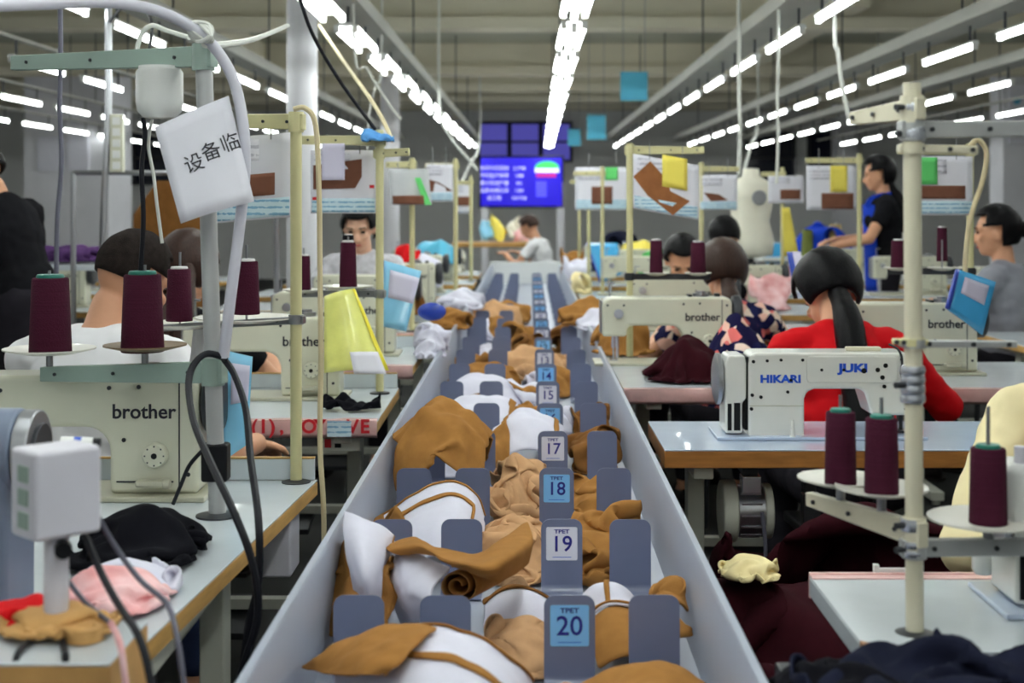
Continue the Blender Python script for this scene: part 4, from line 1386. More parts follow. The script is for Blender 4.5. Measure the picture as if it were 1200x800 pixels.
# ------------------------------------------------------------------ far side: white HIKARI-type machine and its table
th_ = work_table('wide white table with brown plywood front carrying the white sewing machine', .345, 1.62, 3.45, 3.9, z=.75, top='laminate_blue', core='ply_dark', cut=0, motor=False, th=.045)
put(HIK, (P(838, 505, 3.67).x + .004, 3.67, .751), 0, 'white sewing machine with blue lettering and black plugs, turned backwards')
HIK.name = 'sewing_machine'
mt = thing('drive_motor', 'chrome and cream drive motor hanging under the table of the white machine', 'motor', P(875, 598, 3.62))
km = 3.62 / FPX
M().cyl((-31 * km, 0, 0), (-13 * km, 0, 0), 36 * km, n=28).out('belt_guard', 'leg_paint', mt, bevel=.006)
M().cyl((-13 * km, 0, 0), (18 * km, 0, 0), 30 * km, n=24).out('motor_body', 'steel', mt)
q = M()
for j in range(14):
    a = 2 * PI * j / 14
    q.box((2 * km, 30 * km * math.cos(a), 30 * km * math.sin(a)), (24 * km, .004, .004))
q.out('cooling_fin', 'chrome', mt, smooth=0)
M().cyl((18 * km, 0, 0), (28 * km, 0, 0), 32 * km, n=24).out('end_cover', 'leg_paint', mt, bevel=.005)
M().span((-10 * km, -.07, 26 * km), (12 * km, -.02, 46 * km)).out('terminal_box', 'chrome', mt, bevel=.003)
M().span((-8 * km, -.04, 46 * km), (10 * km, .04, 54 * km + .02)).out('bracket', 'dark_steel', mt, smooth=0)
q = P(950, 595, 3.6)
tag(M().box((0, 0, 0), (.045, .04, .075)).box((0, .03, .055), (.03, .05, .06)).out('control_unit', 'dark_steel', loc=q, bevel=.003), 'small grey control unit under the table right of the drive motor', 'control unit')
rope('motor_cable', [P(893, 600, 3.5), P(897, 640, 3.5), P(895, 700, 3.5), P(890, 780, 3.5)], .005, 'cable_grey', 'grey cable hanging from the drive motor')

# ------------------------------------------------------------------ near table on the far side with its thread stand
ct = work_table('white sewing table with chipped corner and pink taped back edge, before the cream blouse', .462, 1.75, 1.9, 2.29, cut=-.0, core='laminate', wrap_back=True, motor=False)
M().prism([(-.6445, -.196), (-.585, -.196), (-.6, -.186), (-.6445, -.15)], .716, .7512, 'xy').out('chipped_corner', 'ply_dark', ct, smooth=0)
M().box((-.5, .2, .756), (.07, .006, .008)).box((-.535, .2, .758), (.008, .012, .016)).box((-.465, .2, .758), (.008, .012, .016)).out('edge_clip', 'lamp_white', ct, smooth=0)
hk = copy_tree(HIK)
for ch in [c for c in hk.children if c.name.startswith('lettering')]:
    bpy.data.objects.remove(ch)
put(hk, (.705, 2.13, .751), 0, 'cream-white machine half out of the frame behind the slender pole')
stand('slender cream thread stand with chrome clamps on the chipped white table', 1072, 745, 1.985, 97, .0125, pole='cream_pole', lean=-.004, arms=[
    (128, 999, 139, 26, 15, .12, 'cream_pole', []),
    (152, 1225, 151, 20, 18, .05, 'pole_grey', []),
    (174, 1145, 176, 10, 10, .0, 'cream_pole', []),
    (402, 1190, 403, 8, 8, .03, 'pole_grey', []), (401, 1046, 400, 7, 7, .0, 'khaki_pole', []),
    (624, 948, 584, 30, 16, .22, 'cream_pole', [(985, 566, 100, 'disc_white'), (1033, 577, 108, 'disc_white')]),
    (641, 1240, 640, 20, 20, .02, 'pole_grey', [(1158, 614, 140, 'disc_white')])])
so = bpy.data.objects['slender'] if 'slender' in bpy.data.objects else [o for o in COL.objects if o.get('label', '').startswith('slender cream')][0]
kk = 1.985 / FPX
for y0_, y1_ in ((428, 472), (118, 134), (148, 166), (606, 622), (632, 652)):
    q = M()
    nseg = max(1, int((y1_ - y0_) / 10))
    for i in range(nseg):
        a = (745 - y1_) * kk + (y1_ - y0_) * kk * i / nseg
        b_ = a + (y1_ - y0_) * kk / nseg
        q.lathe([(.0125, a), (.0165, a + .001), (.0178, (a + b_) / 2), (.0165, b_ - .001), (.0125, b_)], (-.003, 0, 0), 20)
    cl = q.out('chrome_clamp', 'chrome', so, smooth=50)
    M().cyl((-.016, -.006, (745 - (y0_ + y1_) / 2) * kk), (-.03, -.012, (745 - (y0_ + y1_) / 2) * kk), .0045, n=10).out('thumb_screw', 'dark_steel', cl)
cone(985, 481, 567, 37, 2.1, 'maroon thread cone on the farther white disc of the slender stand', core='core_green', taper=.9)
cone(1033, 488, 578, 40, 2.05, 'maroon thread cone on the white disc nearest the slender pole', core='core_green', taper=.9)
cone(1158, 523, 613, 44, 2.0, 'maroon thread cone before the cream blouse', core='core_green', taper=.9)
t = thing('oil_bottle', 'white plastic bottle with lilac cap at the frame edge', 'bottle', P(1196, 612, 2.02))
M().lathe([(0, 0), (.021, 0), (.022, .004), (.022, .07), (.017, .08), (.008, .085), (0, .085)], n=22).out('bottle_body', 'bottle', t)
M().cyl((0, 0, .085), (0, 0, .108), .009, n=14).out('bottle_cap', 'box_lilac', t)
tag(M().lathe([(0, 0), (.012, 0), (.017, .008), (.017, .03), (.01, .036), (0, .036)], n=18).out('machine_foot_cover', 'enamel_white', loc=P(1152, 672, 2.2)), 'white rounded cap on the table back edge under the long arm', 'cap')

# cloth on and under the tables of that side
w_ = thing('fabric_trolley', 'dark low trolley under the navy garment at the frame corner', 'trolley', (.78, 1.68, 0))
M().box((0, 0, .735), (.9, .36, .03)).out('tray', 'dark_steel', w_, bevel=.004)
for a in (-.4, .4):
    for b_ in (-.14, .14):
        M().cyl((a, b_, 0), (a, b_, .72), .014, n=8).out('leg', 'dark_steel', w_)
heap('navy_garment', 'dark navy garments heaped before the chipped white table', 1160, 770, 1.68, .44, .26, .035, 'navy_cloth', 55, rest=1.5, base=.752, mp=1.1)
heap('black_garment', 'black garment piled beside the navy garments at the frame corner', 1010, 790, 1.66, .2, .26, .03, 'black_cloth', 58, rest=1.4, base=.752, mp=1.1)
heap('maroon_garment', 'maroon garment folded on the pink-fronted table beyond the white machine', 806, 447, 4.85, .3, .36, .17, 'maroon_cloth', 56, rest=1.3, base=.752)
fl = Field(.3, 1.9, 1.6, 4.4, .03, .02)
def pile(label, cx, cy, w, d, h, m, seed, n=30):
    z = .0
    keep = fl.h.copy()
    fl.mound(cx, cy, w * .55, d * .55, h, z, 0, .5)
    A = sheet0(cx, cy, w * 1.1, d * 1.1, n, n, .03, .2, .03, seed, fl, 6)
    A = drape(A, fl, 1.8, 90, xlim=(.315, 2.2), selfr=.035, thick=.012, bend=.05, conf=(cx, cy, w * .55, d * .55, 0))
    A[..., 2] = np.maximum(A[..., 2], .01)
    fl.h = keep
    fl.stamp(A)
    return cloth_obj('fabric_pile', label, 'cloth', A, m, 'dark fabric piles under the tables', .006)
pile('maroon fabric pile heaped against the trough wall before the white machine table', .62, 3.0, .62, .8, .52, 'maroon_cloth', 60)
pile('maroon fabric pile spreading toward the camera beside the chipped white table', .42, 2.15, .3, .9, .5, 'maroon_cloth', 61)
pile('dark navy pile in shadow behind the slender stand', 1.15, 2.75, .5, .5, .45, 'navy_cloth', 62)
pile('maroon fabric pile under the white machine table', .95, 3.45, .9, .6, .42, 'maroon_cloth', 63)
heap('yellow_scrap', 'cream yellow cloth scrap lying on the maroon pile', 878, 702, 2.95, .12, .14, .03, 'cream_scrap', 57, n=18, base=float(fl.at(np.array(.47), np.array(2.95))) + .015)
rt = P(940, 733, 2.55)
rt.z = float(fl.at(np.array(rt.x), np.array(2.55))) + .02
tag(M().box((0, 0, 0), (.055, .018, .012), rot=(0, R(-4), R(10))).tube([(-.07, 0, .0), (-.04, 0, .006), (0, 0, .008), (.04, .002, .004)], .002, 6).out('red_tag', 'red_cloth', loc=rt), 'small red plastic tag lying on the maroon pile', 'tag')


# ------------------------------------------------------------------ people
def remesh(mb, name, m, parent, vox, it=5, wrinkle=0, seed=0, shrink=0):
    """fuse overlapping closed forms into one continuous surface"""
    me = mb.mesh('tmp')
    o = bpy.data.objects.new('tmp', me)
    d = o.modifiers.new('r', 'REMESH')
    d.mode, d.voxel_size = 'VOXEL', vox
    d = o.modifiers.new('s', 'SMOOTH')
    d.factor, d.iterations = .5, it
    r = to_mesh(o)
    if wrinkle:
        r.update()
        co, no = np.empty(len(r.vertices) * 3), np.empty(len(r.vertices) * 3)
        r.vertices.foreach_get('co', co)
        r.vertex_normals.foreach_get('vector', no)
        co = co.reshape(-1, 3)
        w = np.array([noise.noise((x * 9 + seed, y * 9, z * 14)) + .6 * noise.noise((x * 22, y * 22 + seed, z * 30)) for x, y, z in co.tolist()])
        r.vertices.foreach_set('co', (co + no.reshape(-1, 3) * (wrinkle * w[:, None])).ravel())
    r.materials.clear()
    r.materials.append(MATS[m])
    r.polygons.foreach_set('use_smooth', [True] * len(r.polygons))
    p = bpy.data.objects.new(name, r)
    COL.objects.link(p)
    p.parent = parent
    return p


def ik(a, b, l1, l2, hint):
    d = b - a
    L = min(d.length, (l1 + l2) * .999)
    d.normalize()
    x = (l1 * l1 - l2 * l2 + L * L) / (2 * L)
    h = math.sqrt(max(0, l1 * l1 - x * x))
    n = (hint - d * hint.dot(d)).normalized()
    return a + d * x + n * h, a + d * L


def person(label, x, y, yaw, seated=True, lean=12, side=0, head=(0, 0, 0), hands=None, skin='skin', shirt='shirt_white', sleeve='short', legs='trousers',
           hair='hair_black', style='crop', vox=.009, sc=1.0, hip=None, apron=None, hem=True, face=True, female=False, pony=.34, stool=True):
    """local frame: +Y is the way the person faces, origin on the floor under the pelvis; head=(yaw, pitch down, roll) in degrees"""
    t = thing('person', label, 'person', (x, y, 0), R(yaw))
    hz = hip if hip is not None else (.53 if seated else .93)
    p = Vector((0, 0, hz))
    Rt = Euler((R(-lean), R(side), 0)).to_matrix()
    up, fw, rt = Rt @ Vector((0, 0, 1)), Rt @ Vector((0, 1, 0)), Rt @ Vector((1, 0, 0))
    sw = .165 if female else .185
    T = lambda a, b, c: p + rt * a * sc + fw * b * sc + up * c * sc
    chest, neck0 = T(0, 0, .3), T(0, -.01, .46)
    Rh = Euler((R(-lean * .4 - head[1]), R(head[2]), R(head[0])), 'XYZ').to_matrix()
    hu = Rh @ Vector((0, 0, 1))
    neck1 = neck0 + (up * .4 + hu * .6) * .085 * sc
    hc = neck1 + hu * .085 * sc + (Rh @ Vector((0, 1, 0))) * .022 * sc
    H = lambda a, b, c: hc + (Rh @ Vector((a, b, c))) * sc
    body, top, bot = M(), M(), M()
    n = 16
    # trunk
    for mb, e in ((body, 0), (top, .013)):
        mb.ell(T(0, 0, .06), (.155 + e, .115 + e, .14 + e), 20, 12, rot=Rt)
        mb.ell(T(0, .0, .2), (.135 + e, .1 + e, .16 + e), 20, 12, rot=Rt)
        mb.ell(T(0, -.005, .32), (sw - .02 + e, .105 + e, .17 + e), 20, 12, rot=Rt)
        mb.cap(T(-sw + .03, -.005, .41), T(sw - .03, -.005, .41), .055 + e, .055 + e, n)
        mb.cap(T(-.05, -.01, .43), T(.05, -.01, .43), .06 + e * .6, .06 + e * .6, n)
        if female:
            for s in (-1, 1):
                mb.ell(T(s * .065, .08, .3), (.06 + e,) * 3, 14, 10)
    body.cap(neck0 - up * .03, neck1, .056 * sc, .05 * sc, n)
    # head
    body.ell(hc + Rh @ Vector((0, -.01, .02)), (.074 * sc, .094 * sc, .094 * sc), 24, 16, rot=Rh)
    body.ell(H(0, .03, -.045), (.058 * sc, .062 * sc, .066 * sc), 20, 12, rot=Rh)
    body.ell(H(0, .058, -.085), (.03 * sc, .026 * sc, .022 * sc), 14, 10, rot=Rh)
    body.cap(H(0, .088, .005), H(0, .108, -.03), .008 * sc, .0125 * sc, 10)
    body.ell(H(.012, .1, -.033), (.008 * sc,) * 3, 8, 6)
    body.ell(H(-.012, .1, -.033), (.008 * sc,) * 3, 8, 6)
    for s in (-1, 1):
        body.ell(H(s * .076, -.005, -.012), (.012 * sc, .019 * sc, .032 * sc), 12, 8, rot=Rh @ Euler((R(-12), 0, R(s * 18))).to_matrix())
        body.ell(H(s * .038, .07, -.02), (.024 * sc, .018 * sc, .02 * sc), 12, 8, rot=Rh)
        body.cap(H(s * .014, .086, .027), H(s * .05, .072, .026), .009 * sc, .008 * sc, 8)
    # arms
    if hands is None:
        hands = [(-.2, .42, .80), (.2, .42, .80)] if seated else [(-.24, .02, .75), (.24, .02, .75)]
    for s, hnd in zip((-1, 1), hands):
        sh = T(s * sw, -.005, .405)
        hv = Vector(hnd)
        el, wr = ik(sh, hv, .285 * sc, .25 * sc, Vector((s * .75, -.35, -.8)))
        body.cap(sh, el, .047 * sc, .039 * sc, n)
        body.cap(el, wr, .04 * sc, .027 * sc, n)
        top.ell(sh, (.063 * sc,) * 3, 14, 10)
        if sleeve == 'short':
            top.cyl(sh, sh.lerp(el, .6), .062 * sc, .058 * sc, 18)
        else:
            top.cap(sh, el, .06 * sc, .054 * sc, n)
            top.cyl(el, el.lerp(wr, .9), .053 * sc, .042 * sc, 18)
        # hand: palm, four unequal fingers, thumb leaving the side of the palm
        f = (wr - el).normalized()
        f = (f + Vector((0, 0, -.25 if seated else -.1))).normalized()
        side_ = Vector((0, 0, 1)).cross(f)
        side_ = (side_ if side_.length > .1 else Vector((1, 0, 0))).normalized() * s
        dn = f.cross(side_).normalized()
        if dn.z > 0:
            dn = -dn
        k = sc
        pc_ = wr + f * .045 * k
        m3 = Matrix((side_, f, dn)).transposed()
        body.ell(pc_, (.037 * k, .052 * k, .016 * k), 14, 10, rot=m3)
        for i, L in enumerate((.068, .078, .073, .058)):
            o_ = (-.030 + .0205 * i) * -1
            b0_ = wr + f * .085 * k + side_ * o_ * k
            m0 = b0_ + (f * .92 + dn * .38) * L * .5 * k + side_ * o_ * .12
            m1 = m0 + (f * .6 + dn * .8) * L * .5 * k
            body.cap(b0_ - f * .02, m0, .0092 * k, .0085 * k, 8).cap(m0, m1, .0085 * k, .007 * k, 8)
        th0 = wr + f * .03 * k - side_ * .03 * k
        th1 = th0 + (f * .6 - side_ * .75 + dn * .2).normalized() * .035 * k
        th2 = th1 + (f * .9 - side_ * .2 + dn * .3).normalized() * .03 * k
        body.cap(th0, th1, .012 * k, .0105 * k, 8).cap(th1, th2, .0105 * k, .008 * k, 8)
    # legs
    for s in (-1, 1):
        hp = Vector((s * .09 * sc, 0, hz))
        kn = Vector((s * .13, .42, .50)) if seated else Vector((s * .1, .03, .5))
        an = Vector((s * .13, .36, .09)) if seated else Vector((s * .1, -.02, .09))
        for mb, e in ((body, 0), (bot, .012)):
            mb.cap(hp, kn, .085 + e, .055 + e, n)
            mb.cap(kn, an + (Vector((0, 0, .05)) if e else Vector()), .054 + e, .036 + e, n)
        body.cap(an, an + Vector((0, .12, -.05)), .034, .026, n)
        M().cap(an + Vector((0, -.03, -.05)), an + Vector((0, .15, -.055)), .036, .034, 12).span(an + Vector((-.038, -.07, -.09)), an + Vector((.038, .18, -.075))).out('shoe', 'shoe', t)
    bot.ell(p + Vector((0, 0, -.0)), (.17, .13, .12), 18, 12)
    remesh(body, 'body', skin, t, vox, 4)
    sh_ = remesh(top, 'shirt', shirt, t, vox, 6, .007, random.random() * 9)
    remesh(bot, 'trousers', legs, t, vox * 1.5, 6, .006, 3)
    if sleeve == 'long':
        for s in (-1, 1):
            M().tube([T(s * .06, -.03, .5), T(s * .075, .06, .47), T(s * .06, .105, .38), T(s * .02, .13, .26)], .02, 10, radii=[.016, .022, .022, .01]).out('collar', 'shirt_white', sh_)
    if apron:
        q = M()
        A = np.zeros((12, 10, 3))
        for i in range(12):
            for j in range(10):
                a = (j / 9 - .5) * 2.2
                A[i, j] = T((.15 + .03 * (i / 11)) * math.sin(a), .02 + (.125 + .02 * (i / 11)) * math.cos(a), .42 - .62 * i / 11)
        q.grid(A).out('apron', apron, t, smooth=70, solid=.006)
        ap = t.children[-1]
        for s in (-1, 1):
            M().tube([T(s * .1, .125, .4), T(s * .09, .07, .47), T(s * .06, -.05, .49)], .012, 6).out('apron_strap', apron, ap)
    # face details
    if face:
        for s in (-1, 1):
            e = M().ell(H(s * .032, .0835, .008), (.0125 * sc, .006 * sc, .0065 * sc), 12, 8, rot=Rh)
            e.out('eye', 'eye_dark', t)
            M().cap(H(s * .018, .096, .031), H(s * .047, .085, .032), .0035 * sc, .0025 * sc, 6).out('eyebrow', hair if hair != 'hair_crop' else 'hair_black', t)
        M().ell(H(0, .089, -.062), (.022 * sc, .007 * sc, .0065 * sc), 12, 8, rot=Rh).out('lips', 'lip', t)
    # hair
    if style:
        off = {'crop': .006, 'short': .014, 'pony': .026, 'long': .022}.get(style, .016)
        hm = M()
        nu, nv = 40, 24
        A = {}
        vs, fs = [], []
        for i in range(nv + 1):
            for j in range(nu):
                th, ph = PI * i / nv, 2 * PI * j / nu
                d = Vector((math.sin(th) * math.sin(ph), math.sin(th) * math.cos(ph), math.cos(th)))
                o_ = off + .003 * noise.noise(d * 5)
                low = {'crop': -.45, 'short': -.5}.get(style, -.72)
                if style == 'crop':
                    o_ *= max(.15, min(1, (d.z + .55) * 1.3))
                c = Vector((d.x * (.074 + o_), -.01 + d.y * (.094 + o_), .02 + d.z * (.094 + o_)))
                vs.append(H(c.x, c.y, c.z))
                A[i, j] = (d.z > low if d.y < -.05 else d.z > (.12 if abs(d.x) > .75 else .5 if d.y > .35 else .05)) if style != 'bob' else (d.z > -.75 if d.y < .15 else d.z > .48 - (.5 if abs(d.x) > .62 and d.y < .75 else 0))
        for i in range(nv):
            for j in range(nu):
                q = (j + 1) % nu
                if A[i, j] and A[i + 1, j] and A[i, q] and A[i + 1, q]:
                    fs.append((i * nu + j, (i + 1) * nu + j, (i + 1) * nu + q, i * nu + q))
        hm.add(vs, fs)
        ho = hm.out('hair', hair, t, smooth=80, solid=.006 if style == 'crop' else .012, offset=-1)
        if style == 'pony':
            M().tube([H(0, -.07, -.06), H(0, -.085, -.12), T(0, -.11, .44), T(.004, -.13, .4 - pony * .5), T(0, -.135, .4 - pony)], .03, 14, radii=[.03, .034, .046, .048, .014]).out('ponytail', hair, ho, smooth=80)
            M().lathe([(.026, -.006), (.031, 0), (.026, .006)], H(0, -.085, -.11), 16).out('hair_tie', 'black_plastic', ho)
        if style == 'bun':
            M().ell(H(0, -.135, .0), (.04, .036, .04), 16, 12).out('hair_bun', hair, ho)
        if style == 'front':
            for s in (-1, 1):
                M().tube([H(s * .07, -.02, .0), H(s * .085, .0, -.09), T(s * .12, .08, .46), T(s * .13, .115, .36)], .03, 12, radii=[.03, .04, .042, .014]).out('hair_lock', hair, ho, smooth=80)
        if style == 'long':
            q = M()
            for a, b_ in ((-.05, -.05), (0, -.07), (.05, -.05)):
                q.tube([H(a, -.085, .0), H(a * 1.2, -.1, -.1), T(a * 1.6, -.13, .38), T(a * 1.5, -.135, .24)], .03, 12, radii=[.03, .042, .045, .02])
            q.out('long_hair', hair, ho, smooth=80)
    if seated and stool:
        so = thing('stool', 'plain stool under the ' + label.split(',')[0].replace('person in ', '').replace('person with ', '') + ' sitter', 'stool', (x, y, 0), R(yaw), 'workers stools')
        z = hz - .135
        M().box((0, .02, z), (.34, .3, .03)).out('seat', 'black_plastic', so, bevel=.006)
        for a in (-1, 1):
            for b_ in (-1, 1):
                M().cyl((a * .13, .02 + b_ * .11, 0), (a * .12, .02 + b_ * .1, z - .015), .013, n=8).out('leg', 'dark_steel', so)
    return t


def local(x, y, yaw, w):
    """world point to the local frame of a person at x, y turned by yaw"""
    v = Vector((w[0] - x, w[1] - y, 0))
    v.rotate(Euler((0, 0, -R(yaw))))
    return (v.x, v.y, w[2])


# man in white, at the second column-side table, seen from behind
mx, my, mw = -1.065, 3.42, -12
person('person in white t-shirt with cropped black hair, back turned, bent over the red-lettered table', mx, my, mw, lean=14, head=(-28, 22, 6), style='crop', hair='hair_crop', vox=.006, hip=.565,
       hands=[local(mx, my, mw, (-1.0, 3.9, .82)), local(mx, my, mw, P(300, 519, 3.62))], legs='jeans')
# woman in red with a long ponytail
rx, ry = P(997, 350, 4.3).x, 4.28
person('person in red top with long black ponytail, back turned, behind the white machine', rx, ry, 3, lean=18, head=(2, 40, 0), shirt='shirt_red', sleeve='long3', style='pony', hair='hair_black', vox=.007, hip=.51, female=True, pony=.5,
       hands=[local(rx, ry, 3, (rx - .05, 4.72, .82)), local(rx, ry, 3, (rx + .26, 4.72, .8))])
# woman in cream blouse at the frame edge, facing the camera
cx_, cy_ = 1.115, 2.82
person('person in cream blouse with white collar and auburn hair, at the frame edge', cx_, cy_, 178, lean=16, head=(0, 20, 0), shirt='shirt_cream', sleeve='long', style='front', hair='hair_auburn', vox=.007, hip=.545, female=True, skin='skin_light',
       hands=[local(cx_, cy_, 178, (1.12, 2.42, .82)), local(cx_, cy_, 178, (.93, 2.38, .80))])
# standing man in black at the left
person('person in black t-shirt standing bent over a worktop by the wide white column', P(34, 300, 6.0).x, 6.0, 72, seated=False, lean=20, head=(0, 28, 0), shirt='shirt_black', style='short', hair='hair_black', vox=.008, hands=[(-.25, .42, .95), (.22, .4, .95)], legs='trousers', sc=.96)
# woman with long brown hair behind the man in white
person('person with long dark brown hair, back turned, just beyond the man in white', -1.21, 4.86, -10, lean=12, head=(-10, 10, 0), shirt='shirt_black', style='long', hair='hair_brown', vox=.009, hip=.5, female=True)
# woman facing the camera, left of the column of sheets
person('person with black bob and grey print blouse, facing the camera behind the pattern sheets', P(428, 265, 7.5).x, 7.5, 176, lean=12, head=(0, 16, 0), shirt='shirt_print', style='bob', hair='hair_black', vox=.008, hip=.615, female=True, skin='skin_light', sc=1.0)
# floral woman, black head behind her, man looking down
fx = P(857, 290, 6.0).x
person('person in pink floral blouse with brown ponytail, back turned, among cream machines', fx, 6.0, 4, lean=12, head=(0, 22, 0), shirt='floral_print', style='pony', hair='hair_brown', vox=.008, hip=.45, female=True, pony=.4)
person('person with round black hair, back turned, beyond the floral blouse', P(852, 262, 8.6).x, 8.6, 0, lean=10, head=(0, 8, 0), shirt='shirt_black', style='short', hair='hair_black', vox=.01, hip=.52)
person('person with short black hair looking down, facing the camera under the tilted sheet', P(795, 275, 7.35).x, 7.35, 178, lean=20, head=(0, 30, 0), shirt='shirt_black', style='short', hair='hair_black', vox=.008, hip=.5)
person('person in grey t-shirt with black hair bun, seated in profile at the frame edge', P(1186, 300, 6.8).x, 6.8, 50, lean=6, head=(25, 4, 0), shirt='shirt_grey', style='bun', hair='hair_black', vox=.008, hip=.58, female=True,
       hands=[(-.22, .38, .85), (.16, .4, .85)])
person('person in black t-shirt and blue apron standing in profile at a far table', P(1040, 240, 10.0).x, 10.0, 82, seated=False, lean=4, head=(0, 8, 0), shirt='shirt_black', style='pony', hair='hair_black', vox=.009, apron='apron_blue', female=True, pony=.2,
       hands=[(-.2, .38, 1.05), (.1, .36, 1.08)], sc=.98)
person('person in white t-shirt seated under the blue screen, facing the wooden bench', P(643, 275, 15.2).x, 15.2, 70, lean=18, head=(0, 20, 0), shirt='shirt_white', style='short', hair='hair_brown', vox=.012, hip=.5)


# ------------------------------------------------------------------ stations beyond
def row_table(label, xa, xb, y0, wrap=False, d=.7, board=False):
    return work_table(label, xa, xb, y0, y0 + d, wrap=wrap, board=board, group='white sewing tables', motor=False)


for k in range(6):
    y = 5.2 + 1.3 * k
    nth = ORD[k + 2]
    tl = row_table('white sewing table, %s from the camera on the column side of the trough' % nth, -1.75, -.40 if k < 2 else -.355, y, wrap=(k < 2), board=k < 2)
    if k < 5:
        machine(-.50 - .03 * (k % 2), y + .42, 'cream sewing machine on the %s table of the column side' % nth)
work_table('pink-fronted white table carrying a maroon cloth heap, beyond the white machine', .325, 1.0, 4.55, 5.5, wrap=True, motor=False)
work_table('white sewing table with pink taped front, beside the red-topped woman', 1.04, 2.3, 4.55, 5.35, wrap=True, motor=False)
machine(.775, 5.3, 'cream sewing machine behind the heap of maroon cloth')
machine(1.585, 5.0, 'cream sewing machine at the red-topped woman, behind the slender pole')
for k in range(5):
    y = 6.3 + 1.3 * k
    nth = ORD[k + 2]
    row_table('white sewing table, %s from the camera on the mannequin side of the trough' % nth, .36, 1.95, y)
    machine((.98, 1.45, 1.0, 1.2, 1.0)[k], y + .38, 'cream sewing machine on the %s table of the mannequin side' % nth)
for k in range(5):
    y = 5.9 + 1.5 * k
    nth = ORD[k]
    if k == 4:
        break
    row_table('white table, %s in the outer row behind the red-topped woman' % nth, 2.1, 3.4, y)
    machine(2.75 + .1 * (k % 2), y + .35, 'cream sewing machine on the %s table of that outer row' % nth)
    if k < 4:
        row_table('white table, %s in the outer row before the wide white column' % nth, -3.5, -2.2, y + .4)
        machine(-2.5, y + .8, 'cream sewing machine, %s in the row before the wide white column' % nth)

# thread stands with sheets and cones further down
def far_stand(label, px, yb, d, yt, xe, sheets=(), cones=(), r=.0125, arm2=None):
    arms = [(yt + 8, xe, yt + 8, 12 * 4.5 / d, 10 * 4.5 / d, 0, 'khaki_pole', [])]
    if arm2:
        arms.append((arm2[0], arm2[1], arm2[0], 7, 7, .05, 'dark_steel', [(c[0], arm2[0] - 2, 34 * 5 / d, 'disc_white') for c in cones]))
    stand(label, px, VY + (CZ - .751) * FPX / d, d, yt, r, arms)


far_stand('khaki thread stand holding the tilted sheet with a yellow note', 738, 415, 5.46, 168, 825, cones=[(769,), (818,)], arm2=(324, 832))
cone(769, 281, 321, 16, 5.475, 'maroon thread cone nearer the khaki pole above the cream machine')
cone(818, 283, 321, 19, 5.5, 'maroon thread cone at the outer end of the arm above the cream machine')
hang_paper('tilted white sheet with a large brown felt cutting and yellow note', 742, 180, 819, 244, 5.44, tilt=14, strip='print_sky', note=('note_yellow', .44, -.08, .82, .5), sample='tan_felt', shape=[(.0, .42), (.26, .08), (.54, .4), (.56, .56), (.86, .68), (.6, 1.0), (.22, .72)])
far_stand('khaki thread stand behind the slender cream pole', 1137, 452, 5.0, 168, 1052, cones=[(1053,), (1104,)], arm2=(318, 1040))
cone(1053, 281, 316, 19, 5.05, 'maroon thread cone half behind the slender cream pole')
cone(1104, 266, 306, 13, 5.05, 'slim maroon thread cone on its white disc beside the blue folder')
hang_paper('white sheet with brown felt, green note and sky printed strip behind the slender pole', 1062, 183, 1140, 252, 4.98, sub=(.02, .5, .88, .72), note=('note_green', .12, .02, .46, .48))
rope('hanging_cable', [P(1136, 172, 4.9), P(1146, 164, 4.9), P(1156, 178, 4.9), P(1152, 210, 4.9), P(1136, 262, 4.9), P(1130, 330, 4.9)], .009, 'cord_beige', 'beige cord curving from the khaki stand behind the slender pole')
folder('sky blue folder with white slip and deep blue spine before the grey t-shirt', [(1122, 316, 4.75), (1166, 330, 4.78), (1150, 392, 4.78), (1110, 362, 4.72)], 'folder_blue', 'folder_deep', (.2, .12, .85, .5))
far_stand('khaki thread stand with a white sheet before the standing woman', 1007, 330, 7.7, 180, 944)
hang_paper('white sheet with yellow note above a brown felt strip', 945, 194, 1003, 246, 7.69, strip=None, sub=(.3, .62, .95, .98), note=('note_yellow', .48, .0, .82, .6))
far_stand('khaki thread stand with a narrow sheet near the mannequin', 917, 330, 9.0, 196, 892)
hang_paper('narrow white sheet with brown felt strip near the mannequin', 900, 206, 942, 238, 8.985, strip=None, sub=(.34, .5, .9, .86))
far_stand('khaki thread stand, nearest of three thin poles beside the blue screen', 706, 345, 9.3, 195, 672)
hang_paper('white sheet with brown felt square and green note between the thin poles', 674, 196, 738, 246, 9.3, sub=(.3, .45, .68, .86), note=('note_green', .55, .0, .78, .3))
far_stand('khaki thread stand, middle of three thin poles beside the blue screen', 690, 330, 10.6, 205, 668)
far_stand('khaki thread stand, thinnest pole nearest the blue screen', 679, 322, 11.9, 196, 700)
far_stand('khaki thread stand behind the mannequin shoulder', 822, 330, 7.7, 190, 866)
hang_paper('white sheet with brown felt leaf beside the mannequin', 820, 205, 864, 246, 7.69, strip='print_sky', shape=[(.1, .5), (.5, .55), (.75, .72), (.3, .75)])
far_stand('khaki thread stand holding a clear bag and green strip', 483, 392, 6.6, 185, 452)
s = Sheet('clear_bag', 'crumpled clear bag with a brown felt roll and green strip', 'bag', [(455, 198, 6.57), (502, 198, 6.57), (506, 240, 6.57), (458, 240, 6.57)], 'bag_clear', .05)
for u in (.25, .75):
    M().cyl(s.pt(u, 0), s.pt(u, 0) + Vector((0, 0, .03)), .002, n=5).out('hanging_wire', 'steel', s.o)
s.poly('green_strip', [(.66, .25), (.8, .25), (1.0, 1.0), (.84, 1.0)], 'note_green', .03)
s.add('felt_roll', .1, .75, .82, .98, 'brown_felt', .02, .02)
far_stand('khaki thread stand with a pale sheet left of the blue screen', 534, 342, 8.2, 186, 498)
